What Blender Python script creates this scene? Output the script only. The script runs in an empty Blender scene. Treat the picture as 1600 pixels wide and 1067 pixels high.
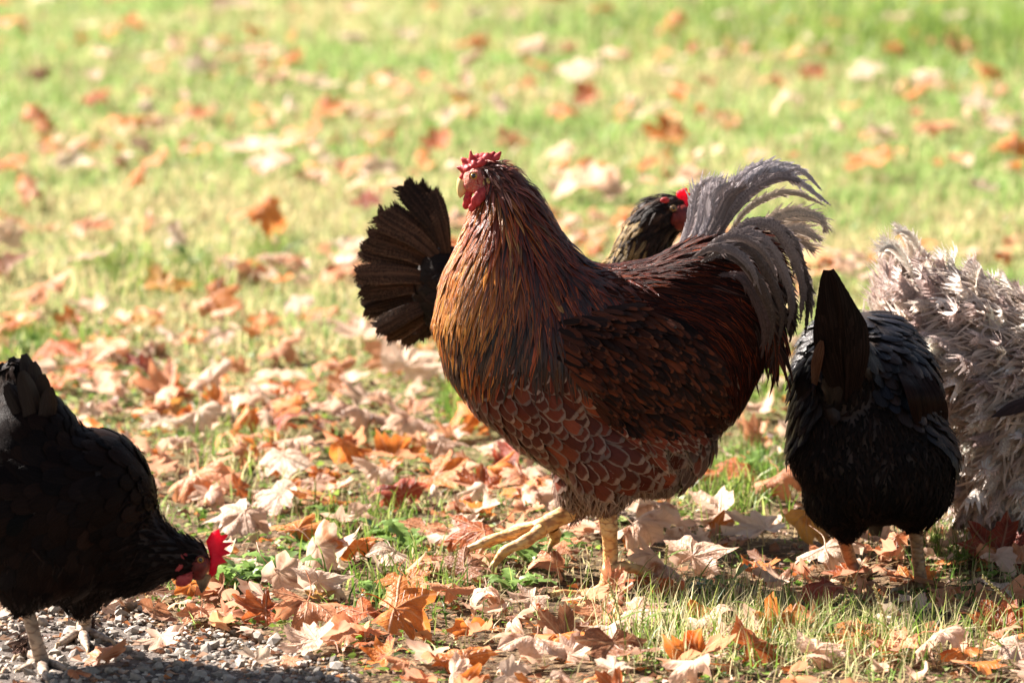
import bpy, bmesh, math, random
import numpy as np
from mathutils import Vector, Matrix
from mathutils.bvhtree import BVHTree

random.seed(7)
rng = np.random.default_rng(11)
sc = bpy.context.scene
col = sc.collection

# ------------------------------------------------------------------ camera, sky, sun, exposure
CAM_H = 1.38
PITCH = math.radians(8.38)
FPX = 9000.0
cd = bpy.data.cameras.new('camera')
cam = bpy.data.objects.new('camera', cd)
col.objects.link(cam)
cam.location = (0, 0, CAM_H)
cam.rotation_euler = (math.radians(90) - PITCH, 0, 0)
cd.sensor_width = 36.0
cd.lens = FPX / 1600 * 36.0
cd.clip_start = 0.1
cd.clip_end = 600
cd.dof.use_dof = True
cd.dof.focus_distance = 7.13
cd.dof.aperture_fstop = 6.4
sc.camera = cam

SUN_EL, SUN_AZ = math.radians(39), math.radians(58)      # azimuth: from straight behind the birds towards the left
sdir = Vector((-math.sin(SUN_AZ) * math.cos(SUN_EL), math.cos(SUN_AZ) * math.cos(SUN_EL), math.sin(SUN_EL)))
world = bpy.data.worlds.new('World')
sc.world = world
world.use_nodes = True
wn = world.node_tree.nodes
wl = world.node_tree.links
sky = wn.new('ShaderNodeTexSky')
sky.sky_type = 'NISHITA'
sky.sun_disc = False
sky.sun_elevation = SUN_EL
sky.sun_rotation = math.atan2(sdir.x, sdir.y)
bg = wn['Background']
bg.inputs[1].default_value = 0.05
warm = wn.new('ShaderNodeMix')
warm.data_type = 'RGBA'
warm.blend_type = 'MULTIPLY'
warm.inputs['Factor'].default_value = 1.0
warm.inputs['B'].default_value = (1.0, 0.80, 0.66, 1)      # the camera's warm white balance
wl.new(sky.outputs[0], warm.inputs['A'])
wl.new(warm.outputs['Result'], bg.inputs[0])
sl = bpy.data.lights.new('sun', 'SUN')
sl.energy = 5.0
sl.angle = math.radians(0.53)
sl.color = (1.0, 0.91, 0.83)
sun = bpy.data.objects.new('sun', sl)
col.objects.link(sun)
sun.rotation_euler = (-sdir).to_track_quat('-Z', 'Y').to_euler()
sun.location = sdir * 20

sc.view_settings.view_transform = 'Standard'
sc.view_settings.look = 'None'
sc.view_settings.exposure = 2.1
sc.view_settings.gamma = 1
sc.view_settings.use_curve_mapping = False
sc.render.engine = 'CYCLES'
sc.cycles.use_denoising = True
sc.cycles.max_bounces = 6
sc.cycles.transmission_bounces = 4
sc.cycles.transparent_max_bounces = 4
sc.cycles.caustics_reflective = False
sc.cycles.caustics_refractive = False

# ------------------------------------------------------------------ photo pixel <-> world
CP, SP = math.cos(PITCH), math.sin(PITCH)

def ray(px, py):
    u, v = (px - 800) / FPX, -(py - 533.5) / FPX
    return np.array([u, CP + v * SP, -SP + v * CP])

def P(px, py, Y):
    r = ray(px, py)
    return np.array([0, 0, CAM_H]) + r * (Y / r[1])

def ground(px, py):
    r = ray(px, py)
    return np.array([0, 0, CAM_H]) + r * (CAM_H / -r[2])

def proj(w):
    w = np.atleast_2d(w)
    z = w[:, 2] - CAM_H
    d = w[:, 1] * CP - z * SP
    up = w[:, 1] * SP + z * CP
    return np.stack([800 + FPX * w[:, 0] / d, 533.5 - FPX * up / d], 1)

_ng = {}
def noise2(x, y, scale, seed=0):
    if seed not in _ng:
        _ng[seed] = np.random.default_rng(seed + 100).random((64, 64))
    g = _ng[seed]
    a, b = np.asarray(x) / scale + 1000, np.asarray(y) / scale + 1000
    i, j = np.floor(a).astype(int), np.floor(b).astype(int)
    f, h = a - i, b - j
    f, h = f * f * (3 - 2 * f), h * h * (3 - 2 * h)
    return (g[i % 64, j % 64] * (1 - f) * (1 - h) + g[(i + 1) % 64, j % 64] * f * (1 - h)
            + g[i % 64, (j + 1) % 64] * (1 - f) * h + g[(i + 1) % 64, (j + 1) % 64] * f * h)

def gz(x, y):
    return 0.02 * (noise2(x, y, 0.6, 1) - 0.5) + 0.012 * (noise2(x, y, 0.17, 2) - 0.5)

def norm(a):
    return a / np.maximum(np.linalg.norm(a, axis=-1, keepdims=True), 1e-9)

def in_poly(p, poly):
    x, y = p[:, 0], p[:, 1]
    r = np.zeros(len(p), bool)
    n = len(poly)
    for i in range(n):
        x0, y0 = poly[i]
        x1, y1 = poly[(i + 1) % n]
        c = ((y0 > y) != (y1 > y)) & (x < (x1 - x0) * (y - y0) / ((y1 - y0) or 1e-9) + x0)
        r ^= c
    return r

# ------------------------------------------------------------------ object helpers
def link(o, parent=None):
    col.objects.link(o)
    if parent is not None:
        o.parent = parent
    return o

def tag(o, label=None, cat=None, group=None, kind=None):
    if label: o['label'] = label
    if cat: o['category'] = cat
    if group: o['group'] = group
    if kind: o['kind'] = kind
    return o

def empty(name, loc):
    o = bpy.data.objects.new(name, None)
    o.empty_display_size = 0.05
    o.location = loc
    return link(o)

def make_mesh(name, V, F, attrs=None, mat=None, smooth=True):
    V = np.asarray(V, np.float32).reshape(-1, 3)
    F = np.asarray(F, np.int32)
    k = F.shape[1]
    me = bpy.data.meshes.new(name)
    me.vertices.add(len(V))
    me.vertices.foreach_set('co', V.ravel())
    me.loops.add(F.size)
    me.loops.foreach_set('vertex_index', F.ravel())
    me.polygons.add(len(F))
    me.polygons.foreach_set('loop_start', np.arange(0, F.size, k, dtype=np.int32))
    me.polygons.foreach_set('use_smooth', np.full(len(F), smooth))
    me.update(calc_edges=True)
    for key, val in (attrs or {}).items():
        a = me.attributes.new(key, 'FLOAT_VECTOR', 'POINT')
        a.data.foreach_set('vector', np.asarray(val, np.float32).ravel())
    if mat is not None:
        me.materials.append(mat)
    return me

def add(name, V, F, attrs, mat, root=None, parent=None, smooth=True, kind=None):
    off = np.array(root.location) if root is not None else 0
    me = make_mesh(name, np.asarray(V).reshape(-1, 3) - off, F, attrs, mat, smooth)
    o = bpy.data.objects.new(name, me)
    link(o, parent if parent is not None else root)
    if kind: o['kind'] = kind
    return o

def grid_faces(N, K, C):
    """N ribbons of K rows and C columns of vertices -> quads"""
    i = np.arange(K - 1)[:, None] * C + np.arange(C - 1)[None, :]
    q = np.stack([i, i + 1, i + C + 1, i + C], -1).reshape(-1, 4)
    return (q[None] + (np.arange(N) * K * C)[:, None, None]).reshape(-1, 4)

# ------------------------------------------------------------------ materials
def mat_new(name):
    m = bpy.data.materials.new(name)
    m.use_nodes = True
    return m, m.node_tree.nodes, m.node_tree.links, m.node_tree.nodes['Principled BSDF']

def N_(nodes, t, **k):
    n = nodes.new(t)
    for a, b in k.items():
        setattr(n, a, b)
    return n

def math_(nt, op, a, b=None, c=None, clamp=False):
    n = nt.nodes.new('ShaderNodeMath')
    n.operation = op
    n.use_clamp = clamp
    for i, v in enumerate((a, b, c)):
        if v is None: continue
        if isinstance(v, (int, float)): n.inputs[i].default_value = v
        else: nt.links.new(v, n.inputs[i])
    return n.outputs[0]

def mixc(nt, fac, a, b, mode='MIX'):
    n = nt.nodes.new('ShaderNodeMix')
    n.data_type = 'RGBA'
    n.blend_type = mode
    for sock, v in ((n.inputs['Factor'], fac), (n.inputs['A'], a), (n.inputs['B'], b)):
        if hasattr(v, 'is_linked') or isinstance(v, bpy.types.NodeSocket): nt.links.new(v, sock)
        elif isinstance(v, (int, float)): sock.default_value = v
        else: sock.default_value = (*v, 1)
    return n.outputs['Result']

def attr(nt, name):
    n = nt.nodes.new('ShaderNodeAttribute')
    n.attribute_name = name
    return n

def sstep(nt, x, lo, hi):
    n = nt.nodes.new('ShaderNodeMapRange')
    n.interpolation_type = 'SMOOTHSTEP'
    nt.links.new(x, n.inputs[0])
    n.inputs[1].default_value, n.inputs[2].default_value = lo, hi
    return n.outputs[0]

def feather_mat(name, rough=0.5, spec=0.5, trans=0.15, lace=None, centre=None, contrast=0.5, tip=0.86, sheen=0.0, vfreq=7.0):
    m, nd, lk, bs = mat_new(name)
    nt = m.node_tree
    ca, cb, uvr = attr(nt, 'ca'), attr(nt, 'cb'), attr(nt, 'uvr')
    sep = nd.new('ShaderNodeSeparateXYZ')
    lk.new(uvr.outputs['Vector'], sep.inputs[0])
    u, v, r = sep.outputs
    av = math_(nt, 'ABSOLUTE', v)
    # barbs: streaks that run out from the shaft
    slant = math_(nt, 'MULTIPLY_ADD', av, -0.35, u)
    comb = nd.new('ShaderNodeCombineXYZ')
    lk.new(math_(nt, 'MULTIPLY', slant, 9.0), comb.inputs[0])
    lk.new(math_(nt, 'MULTIPLY', v, vfreq * 0.35), comb.inputs[1])
    lk.new(math_(nt, 'MULTIPLY', r, 57.0), comb.inputs[2])
    nz = nd.new('ShaderNodeTexNoise')
    nz.inputs['Scale'].default_value = 1.6
    nz.inputs['Detail'].default_value = 3
    lk.new(comb.outputs[0], nz.inputs['Vector'])
    comb2 = nd.new('ShaderNodeCombineXYZ')
    lk.new(math_(nt, 'MULTIPLY', u, 1.6), comb2.inputs[0])
    lk.new(math_(nt, 'MULTIPLY', v, vfreq), comb2.inputs[1])
    lk.new(math_(nt, 'MULTIPLY', r, 31.0), comb2.inputs[2])
    nz2 = nd.new('ShaderNodeTexNoise')
    nz2.inputs['Scale'].default_value = 1.0
    nz2.inputs['Detail'].default_value = 2
    lk.new(comb2.outputs[0], nz2.inputs['Vector'])
    if lace is not None:
        tipm = math_(nt, 'MULTIPLY', math_(nt, 'POWER', u, 3.0), 1.0)
        e = math_(nt, 'MAXIMUM', av, math_(nt, 'DIVIDE', tipm, tip))
        e = math_(nt, 'ADD', e, math_(nt, 'MULTIPLY_ADD', nz.outputs[0], 0.16, -0.08))
        fac = sstep(nt, e, lace - 0.1, lace + 0.08)
    elif centre is not None:
        e = math_(nt, 'ADD', av, math_(nt, 'MULTIPLY_ADD', nz2.outputs[0], 0.9, -0.45))
        fac = sstep(nt, e, centre - 0.2, centre + 0.2)
    else:
        fac = sstep(nt, math_(nt, 'ADD', nz2.outputs[0], math_(nt, 'MULTIPLY_ADD', nz.outputs[0], 0.5, -0.25)), 0.35, 0.7)
    c = mixc(nt, fac, ca.outputs['Color'], cb.outputs['Color'])
    bright = math_(nt, 'MULTIPLY_ADD', nz2.outputs[0], 2 * contrast, 1 - contrast)
    hsv = nd.new('ShaderNodeHueSaturation')
    lk.new(c, hsv.inputs['Color'])
    lk.new(bright, hsv.inputs['Value'])
    lk.new(hsv.outputs[0], bs.inputs['Base Color'])
    bs.inputs['Roughness'].default_value = rough
    bs.inputs['Specular IOR Level'].default_value = spec
    if sheen: bs.inputs['Sheen Weight'].default_value = sheen
    bp = nd.new('ShaderNodeBump')
    bp.inputs['Strength'].default_value = 0.5
    bp.inputs['Distance'].default_value = 0.0015
    lk.new(math_(nt, 'ADD', nz.outputs[0], nz2.outputs[0]), bp.inputs['Height'])
    lk.new(bp.outputs[0], bs.inputs['Normal'])
    if trans:
        tr = nd.new('ShaderNodeBsdfTranslucent')
        lk.new(hsv.outputs[0], tr.inputs[0])
        mx = nd.new('ShaderNodeMixShader')
        mx.inputs[0].default_value = trans
        lk.new(bs.outputs[0], mx.inputs[1])
        lk.new(tr.outputs[0], mx.inputs[2])
        lk.new(mx.outputs[0], nd['Material Output'].inputs[0])
    return m

def noise_mat(name, cols, scale=20, rough=0.7, spec=0.3, bump=0.3, bdist=0.002, trans=0.0, sss=0.0, detail=4, stretch=None):
    m, nd, lk, bs = mat_new(name)
    tc = nd.new('ShaderNodeTexCoord')
    nz = nd.new('ShaderNodeTexNoise')
    nz.inputs['Scale'].default_value = scale
    nz.inputs['Detail'].default_value = detail
    src = tc.outputs['Object']
    if stretch:
        mp = nd.new('ShaderNodeMapping')
        mp.inputs['Scale'].default_value = stretch
        lk.new(src, mp.inputs[0])
        src = mp.outputs[0]
    lk.new(src, nz.inputs['Vector'])
    cr = nd.new('ShaderNodeValToRGB')
    el = cr.color_ramp.elements
    while len(el) < len(cols): el.new(0.5)
    for i, c in enumerate(cols):
        el[i].position = 0.3 + 0.4 * i / max(1, len(cols) - 1)
        el[i].color = (*c, 1)
    lk.new(nz.outputs[0], cr.inputs[0])
    lk.new(cr.outputs[0], bs.inputs['Base Color'])
    bs.inputs['Roughness'].default_value = rough
    bs.inputs['Specular IOR Level'].default_value = spec
    if sss:
        bs.inputs['Subsurface Weight'].default_value = sss
        bs.inputs['Subsurface Radius'].default_value = (0.01, 0.003, 0.002)
        bs.inputs['Subsurface Scale'].default_value = 0.6
    bp = nd.new('ShaderNodeBump')
    bp.inputs['Strength'].default_value = bump
    bp.inputs['Distance'].default_value = bdist
    lk.new(nz.outputs[0], bp.inputs['Height'])
    lk.new(bp.outputs[0], bs.inputs['Normal'])
    if trans:
        tr = nd.new('ShaderNodeBsdfTranslucent')
        lk.new(cr.outputs[0], tr.inputs[0])
        mx = nd.new('ShaderNodeMixShader')
        mx.inputs[0].default_value = trans
        lk.new(bs.outputs[0], mx.inputs[1])
        lk.new(tr.outputs[0], mx.inputs[2])
        lk.new(mx.outputs[0], nd['Material Output'].inputs[0])
    return m

def leg_mat(name, c1, c2, c3):
    m, nd, lk, bs = mat_new(name)
    tc = nd.new('ShaderNodeTexCoord')
    vo = nd.new('ShaderNodeTexVoronoi')
    vo.inputs['Scale'].default_value = 1.0
    mp = nd.new('ShaderNodeMapping')
    mp.inputs['Scale'].default_value = (110, 110, 210)
    lk.new(tc.outputs['Object'], mp.inputs[0])
    lk.new(mp.outputs[0], vo.inputs['Vector'])
    nz = nd.new('ShaderNodeTexNoise')
    nz.inputs['Scale'].default_value = 60
    lk.new(tc.outputs['Object'], nz.inputs['Vector'])
    nt = m.node_tree
    c = mixc(nt, sstep(nt, nz.outputs[0], 0.35, 0.65), c1, c2)
    c = mixc(nt, sstep(nt, vo.outputs['Distance'], 0.45, 0.8), c, c3)
    lk.new(c, bs.inputs['Base Color'])
    bs.inputs['Roughness'].default_value = 0.5
    bp = nd.new('ShaderNodeBump')
    bp.inputs['Strength'].default_value = 0.8
    bp.inputs['Distance'].default_value = 0.0015
    bp.invert = True
    lk.new(vo.outputs['Distance'], bp.inputs['Height'])
    lk.new(bp.outputs[0], bs.inputs['Normal'])
    return m

M = {}
M['hackle'] = feather_mat('hackle_feather', rough=0.28, spec=0.42, trans=0.16, centre=0.34, contrast=0.8, vfreq=4)
M['saddle'] = feather_mat('saddle_feather', rough=0.45, spec=0.07, trans=0.08, centre=0.62, contrast=0.8, vfreq=4)
M['lace'] = feather_mat('laced_feather', rough=0.5, spec=0.2, trans=0.12, lace=0.80, contrast=0.35)
M['wing'] = feather_mat('wing_feather', rough=0.48, spec=0.08, trans=0.05, lace=0.86, contrast=0.8)
M['fluff'] = feather_mat('fluff', rough=0.8, spec=0.15, trans=0.35, contrast=0.4)
M['tail'] = feather_mat('grey_tail_feather', rough=0.42, spec=0.3, trans=0.22, contrast=0.45, vfreq=5)
M['black'] = feather_mat('black_feather', rough=0.5, spec=0.05, trans=0.02, contrast=0.6)
M['black_gloss'] = feather_mat('glossy_black_feather', rough=0.34, spec=0.18, trans=0.02, contrast=0.6)
M['brown'] = feather_mat('dark_brown_feather', rough=0.5, spec=0.12, trans=0.15, contrast=0.7)
M['pale'] = feather_mat('pale_curled_feather', rough=0.6, spec=0.2, trans=0.5, contrast=0.5, vfreq=9)
M['skin_dark'] = noise_mat('dark_down', [(0.012, 0.008, 0.007), (0.03, 0.018, 0.014)], 60)
M['skin_rust'] = noise_mat('rust_down', [(0.04, 0.016, 0.01), (0.10, 0.035, 0.018)], 60)
M['skin_pale'] = noise_mat('pale_down', [(0.28, 0.22, 0.19), (0.42, 0.35, 0.31)], 50)
M['red'] = noise_mat('red_skin', [(0.36, 0.02, 0.025), (0.62, 0.10, 0.10)], 160, rough=0.45, spec=0.4, bump=0.7, bdist=0.002, trans=0.3)
M['comb_red'] = noise_mat('comb_skin', [(0.75, 0.02, 0.07), (0.88, 0.07, 0.13)], 120, rough=0.5, bump=0.5, trans=0.65)
M['face'] = noise_mat('face_skin', [(0.34, 0.03, 0.03), (0.58, 0.25, 0.18), (0.50, 0.08, 0.07), (0.6, 0.3, 0.22)], 260, rough=0.5, bump=1.0, bdist=0.004, trans=0.1)
M['dark_face'] = noise_mat('dark_red_face', [(0.06, 0.01, 0.008), (0.20, 0.025, 0.018)], 150, rough=0.5, bump=0.6)
M['beak'] = noise_mat('beak_horn', [(0.62, 0.45, 0.16), (0.72, 0.6, 0.32)], 60, rough=0.35, bump=0.15, trans=0.15)
M['dark_beak'] = noise_mat('dark_beak_horn', [(0.08, 0.05, 0.03), (0.3, 0.2, 0.11)], 90, rough=0.3, bump=0.1)
M['eye'] = noise_mat('amber_eye', [(0.42, 0.20, 0.02), (0.55, 0.30, 0.03)], 80, rough=0.08, spec=0.8, bump=0)
M['pupil'] = noise_mat('pupil', [(0.004, 0.004, 0.004), (0.006, 0.005, 0.005)], 20, rough=0.05, spec=0.9, bump=0)
M['yellow_leg'] = leg_mat('yellow_leg_scales', (0.60, 0.33, 0.11), (0.66, 0.44, 0.20), (0.38, 0.18, 0.07))
M['grey_leg'] = leg_mat('grey_leg_scales', (0.28, 0.22, 0.17), (0.40, 0.31, 0.23), (0.16, 0.11, 0.08))
M['tan_leg'] = leg_mat('tan_leg_scales', (0.26, 0.14, 0.06), (0.34, 0.21, 0.10), (0.15, 0.07, 0.03))
M['claw'] = noise_mat('claw_horn', [(0.25, 0.17, 0.1), (0.42, 0.32, 0.2)], 90, rough=0.35)

# ------------------------------------------------------------------ shape helpers
def tube(pts, rad, seg=10, cap=True):
    pts = np.asarray(pts, float); rad = np.asarray(rad, float)
    T = norm(np.gradient(pts, axis=0))
    ref = np.array([0.1, 1.0, 0.05])
    A = norm(np.cross(T, ref)); B = norm(np.cross(T, A))
    th = np.linspace(0, 2 * np.pi, seg, endpoint=False)
    ring = A[:, None] * np.cos(th)[None, :, None] + B[:, None] * np.sin(th)[None, :, None]
    V = pts[:, None] + ring * rad[:, None, None]
    K = len(pts)
    i = np.arange(K - 1)[:, None] * seg + np.arange(seg)[None]
    j = np.arange(K - 1)[:, None] * seg + (np.arange(seg)[None] + 1) % seg
    F = np.stack([i, j, j + seg, i + seg], -1).reshape(-1, 4)
    return V.reshape(-1, 3), F

def spline(pts, n):
    pts = np.asarray(pts, float)
    k = len(pts)
    pp = np.vstack([2 * pts[0] - pts[1], pts, 2 * pts[-1] - pts[-2]])
    t = np.linspace(0, k - 1 - 1e-6, n)
    i = t.astype(int); f = (t - i)[:, None]
    a, b, c, d = pp[i], pp[i + 1], pp[i + 2], pp[i + 3]
    return 0.5 * (2 * b + (c - a) * f + (2 * a - 5 * b + 4 * c - d) * f ** 2 + (3 * b - a - 3 * c + d) * f ** 3)

def merge(parts):
    Vs, Fs, o = [], [], 0
    for V, F in parts:
        Vs.append(V); Fs.append(F + o); o += len(V)
    return np.vstack(Vs), np.vstack(Fs)

_sph = {}
def sphere_mesh(n=16, m=10):
    if (n, m) not in _sph:
        bm = bmesh.new()
        bmesh.ops.create_uvsphere(bm, u_segments=n, v_segments=m, radius=1)
        bmesh.ops.triangulate(bm, faces=bm.faces)
        V = np.array([v.co for v in bm.verts]); F = np.array([[v.index for v in f.verts] for f in bm.faces])
        bm.free()
        _sph[(n, m)] = (V, F)
    return _sph[(n, m)]

def ellipsoid(c, r, R=None, n=16, m=10):
    V, F = sphere_mesh(n, m)
    V = V * np.asarray(r)
    if R is not None: V = V @ np.asarray(R).T
    return V + np.asarray(c), F

def blend(name, shapes, voxel, smooth=6, mat=None, root=None, parent=None):
    """joins closed shapes into one continuous surface"""
    V, F = merge(shapes)
    me = make_mesh('tmp', V - np.array(root.location), F)
    ob = bpy.data.objects.new('tmp', me)
    col.objects.link(ob)
    r = ob.modifiers.new('r', 'REMESH'); r.mode = 'VOXEL'; r.voxel_size = voxel; r.use_smooth_shade = True
    s = ob.modifiers.new('s', 'SMOOTH'); s.factor = 0.5; s.iterations = smooth
    dg = bpy.context.evaluated_depsgraph_get()
    out = bpy.data.meshes.new_from_object(ob.evaluated_get(dg))
    bpy.data.objects.remove(ob); bpy.data.meshes.remove(me)
    out.name = name
    out.materials.clear(); out.materials.append(mat)
    o = bpy.data.objects.new(name, out)
    link(o, parent if parent is not None else root)
    return o

def chain(nodes, Y0, step=0.012):
    """nodes: (px, py, depth offset m, rx px, rdepth px, rz px) -> ellipsoids along the chain"""
    out = []
    k = FPX / Y0
    nodes = [np.array([*P(a, b, Y0 + d), rx / k, ry / k, rz / k]) for a, b, d, rx, ry, rz in nodes]
    for A, B in zip(nodes[:-1], nodes[1:]):
        n = max(2, int(np.linalg.norm(A[:3] - B[:3]) / step))
        for t in np.linspace(0, 1, n):
            C = A * (1 - t) + B * t
            out.append(ellipsoid(C[:3], C[3:]))
    return out

class Bird:
    def __init__(s, name, label, cat, loc, Y0, group=None):
        s.root = tag(empty(name, loc), label, cat, group)
        s.Y0 = Y0
        s.k = FPX / Y0
    def body_from(s, shapes, mat, voxel=0.007, smooth=8, name='body'):
        s.body = blend(name, shapes, voxel, smooth, mat, s.root)
        me = s.body.data
        off = np.array(s.root.location)
        V = np.empty(len(me.vertices) * 3, np.float32); me.vertices.foreach_get('co', V)
        V = V.reshape(-1, 3) + off
        s.bvh = BVHTree.FromPolygons([Vector(v) for v in V], [tuple(p.vertices) for p in me.polygons])
        me.calc_loop_triangles()
        T = np.array([t.vertices[:] for t in me.loop_triangles])
        s.tri = V[T]
        a = np.cross(s.tri[:, 1] - s.tri[:, 0], s.tri[:, 2] - s.tri[:, 0])
        s.area = np.linalg.norm(a, axis=1) / 2
        s.tn = norm(a)
    def seeds(s, spacing, mask=None, n=None, facing=None):
        """random points of the body at least SPACING apart. mask(px, world, normal) -> bool"""
        tot = s.area.sum()
        n = n or int(min(90000, tot / spacing ** 2 * 5))
        idx = rng.choice(len(s.tri), n, p=s.area / tot)
        r1, r2 = rng.random(n), rng.random(n)
        q = np.sqrt(r1)
        b = np.stack([1 - q, q * (1 - r2), q * r2], 1)
        p = (s.tri[idx] * b[:, :, None]).sum(1)
        nn = s.tn[idx]
        if mask is not None:
            k = mask(proj(p), p, nn)
            p, nn = p[k], nn[k]
        cell = {}
        keep = []
        c = np.floor(p / spacing).astype(int)
        s2 = spacing ** 2
        for i in range(len(p)):
            cx, cy, cz = c[i]
            ok = True
            for dx in (-1, 0, 1):
                for dy in (-1, 0, 1):
                    for dz in (-1, 0, 1):
                        for j in cell.get((cx + dx, cy + dy, cz + dz), ()):
                            d = p[i] - p[j]
                            if d @ d < s2:
                                ok = False; break
                        if not ok: break
                    if not ok: break
                if not ok: break
            if ok:
                cell.setdefault((cx, cy, cz), []).append(i)
                keep.append(i)
        return p[keep], nn[keep]
    def march(s, p, flow, L, K=5, off0=0.0, off1=0.006, spread=0.15, leave=None):
        """feathers laid along the surface: returns Q (N,K,3) and normals. LEAVE: share of the length after which a feather goes straight on"""
        N = len(p)
        L = np.broadcast_to(L, (N,))
        Q = np.zeros((N, K, 3)); NN = np.zeros((N, K, 3))
        for i in range(N):
            cur = Vector(p[i]); st = L[i] / (K - 1)
            rot = rng.normal() * spread
            d = None; nrm = None
            for k in range(K):
                if d is not None and leave is not None and k / (K - 1) > leave:
                    pos = pos + d * st
                    Q[i, k] = pos; NN[i, k] = nrm
                    continue
                loc, nr, _, _ = s.bvh.find_nearest(cur)
                nrm = nr
                f = Vector(flow(np.array(loc)))
                f = f - nr * f.dot(nr)
                if f.length < 1e-5: f = Vector((0, 0, -1)) - nr * nr.dot(Vector((0, 0, -1)))
                f.normalize()
                f = (f + nr.cross(f) * rot).normalized()
                d2 = f if d is None else (d * 0.35 + f * 0.65).normalized()
                d = d2
                pos = loc + nr * (off0 + (off1 - off0) * k / (K - 1))
                Q[i, k] = pos; NN[i, k] = nr
                cur = loc + d * st
        return Q, NN
    def ribbons(s, Q, NN, W, prof, cols=3, cup=0.25, rag=0.0, tipk=None):
        N, K, _ = Q.shape
        T = norm(np.gradient(Q, axis=1))
        B = norm(np.cross(NN, T))
        c = np.linspace(-1, 1, cols)
        w = np.broadcast_to(W, (N,))[:, None] * np.asarray(prof)[None]
        ww = w[:, :, None] * c[None, None]
        if rag:
            e = np.ones((N, K, cols)); e[:, :, 0] -= rag * rng.random((N, K)); e[:, :, -1] -= rag * rng.random((N, K))
            ww = ww * e
        V = Q[:, :, None] + B[:, :, None] * ww[..., None] - NN[:, :, None] * (cup * w[:, :, None] * c[None, None] ** 2)[..., None]
        u = np.linspace(0, 1, K)
        uvr = np.zeros((N, K, cols, 3))
        uvr[..., 0] = u[None, :, None]; uvr[..., 1] = c; uvr[..., 2] = rng.random(N)[:, None, None]
        return V, uvr
    def plume(s, name, Q, NN, W, ca, cb, mat, parent=None, nb=14, gap=0.15, droop=0.25, a0=58, a1=18, over=1.5, jit=0.03, kind=None, single=True, core=0.0, rag=0.12):
        """feathers with a shaft and separate barbs. Q, NN (N,K,3) shaft path and normals, W (N,K) half widths"""
        N, K, _ = Q.shape
        T = norm(np.gradient(Q, axis=1)); B = norm(np.cross(NN, T))
        sp = np.linspace(0.04, 0.995, nb)
        kk = sp * (K - 1); i0 = np.minimum(kk.astype(int), K - 2); f = (kk - i0)[None, :, None]
        I = lambda A: A[:, i0] * (1 - f) + A[:, i0 + 1] * f
        q, t, b, n = I(Q), norm(I(T)), norm(I(B)), norm(I(NN))
        w = W[:, i0] * (1 - f[..., 0]) + W[:, i0 + 1] * f[..., 0]
        Ls = np.linalg.norm(np.diff(Q, axis=1), axis=2).sum(1)
        ang = np.radians(a0 + (a1 - a0) * sp ** 1.5)[None] + rng.normal(size=(N, nb)) * 0.05
        allV, allU = [], []
        M_ = 4
        tt = np.linspace(0, 1, M_)
        r = rng.random(N)
        for sg in (-1, 1):
            a = ang + rng.normal(size=(N, nb)) * 0.05 * (1 + 3 * (rng.random((N, nb)) < gap))
            l = w / np.maximum(np.sin(ang), 0.35) * rng.uniform(1 - gap * 1.2, 1.05, (N, nb))
            d = t * np.cos(a)[..., None] + b * sg * np.sin(a)[..., None]
            pth = q[:, :, None] + d[:, :, None] * (l[..., None] * tt)[..., None] + t[:, :, None] * (l[..., None] * 0.22 * tt ** 2)[..., None] - n[:, :, None] * (l[..., None] * droop * tt ** 2)[..., None] + n[:, :, None] * (rng.normal(size=(N, nb)) * jit * l)[:, :, None, None] * tt[None, None, :, None]
            e = np.cross(n, d)
            hw = (Ls / nb)[:, None] * over * np.maximum(np.sin(ang), 0.3) * 0.5
            ww = hw[..., None] * np.array([1.0, 1.0, 0.8, 0.12])
            V = np.stack([pth - e[:, :, None] * ww[..., None], pth + e[:, :, None] * ww[..., None]], 3)
            U = np.zeros(V.shape)
            U[..., 0] = sp[None, :, None, None]; U[..., 1] = sg * tt[None, None, :, None]; U[..., 2] = (r[:, None] + rng.normal(size=(N, nb)) * 0.004)[:, :, None, None]
            allV.append(V); allU.append(U)
        V = np.concatenate(allV, 1); U = np.concatenate(allU, 1)      # N, 2nb, M, 2, 3
        F = grid_faces(2 * nb, M_, 2)
        # shaft
        hs = (np.linspace(1, 0.25, K) * 0.0007)[None, :, None]
        SV = np.stack([Q - B * hs + NN * 0.0004, Q + B * hs + NN * 0.0004], 2)
        SU = np.zeros(SV.shape); SU[..., 0] = np.linspace(0, 1, K)[None, :, None]; SU[..., 2] = r[:, None, None]
        V = np.concatenate([V.reshape(N, -1, 3), SV.reshape(N, -1, 3)], 1); U = np.concatenate([U.reshape(N, -1, 3), SU.reshape(N, -1, 3)], 1)
        F = np.vstack([F, grid_faces(1, K, 2) + 2 * nb * M_ * 2])
        if core:
            RV, RU = s.ribbons(Q - NN * 0.0003, NN, np.ones(N), np.ones(K), 5, 0, 0)
            wc = (W * core)[:, :, None] * np.linspace(-1, 1, 5)[None, None]
            ee = np.ones((N, K, 5)); ee[:, :, 0] -= rag * rng.random((N, K)); ee[:, :, -1] -= rag * rng.random((N, K))
            cc_ = np.linspace(-1, 1, 5)[None, None] ** 2 * (W * core * droop)[:, :, None]
            RV = (Q - NN * 0.0003)[:, :, None] + B[:, :, None] * (wc * ee)[..., None] - NN[:, :, None] * cc_[..., None] + T[:, :, None] * (np.abs(wc) * 0.35)[..., None]
            RU[..., 2] = r[:, None, None]
            o_ = V.shape[1]
            V = np.concatenate([V, RV.reshape(N, -1, 3)], 1); U = np.concatenate([U, RU.reshape(N, -1, 3)], 1)
            F = np.vstack([F, grid_faces(1, K, 5) + o_])
        m = V.shape[1]
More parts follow.
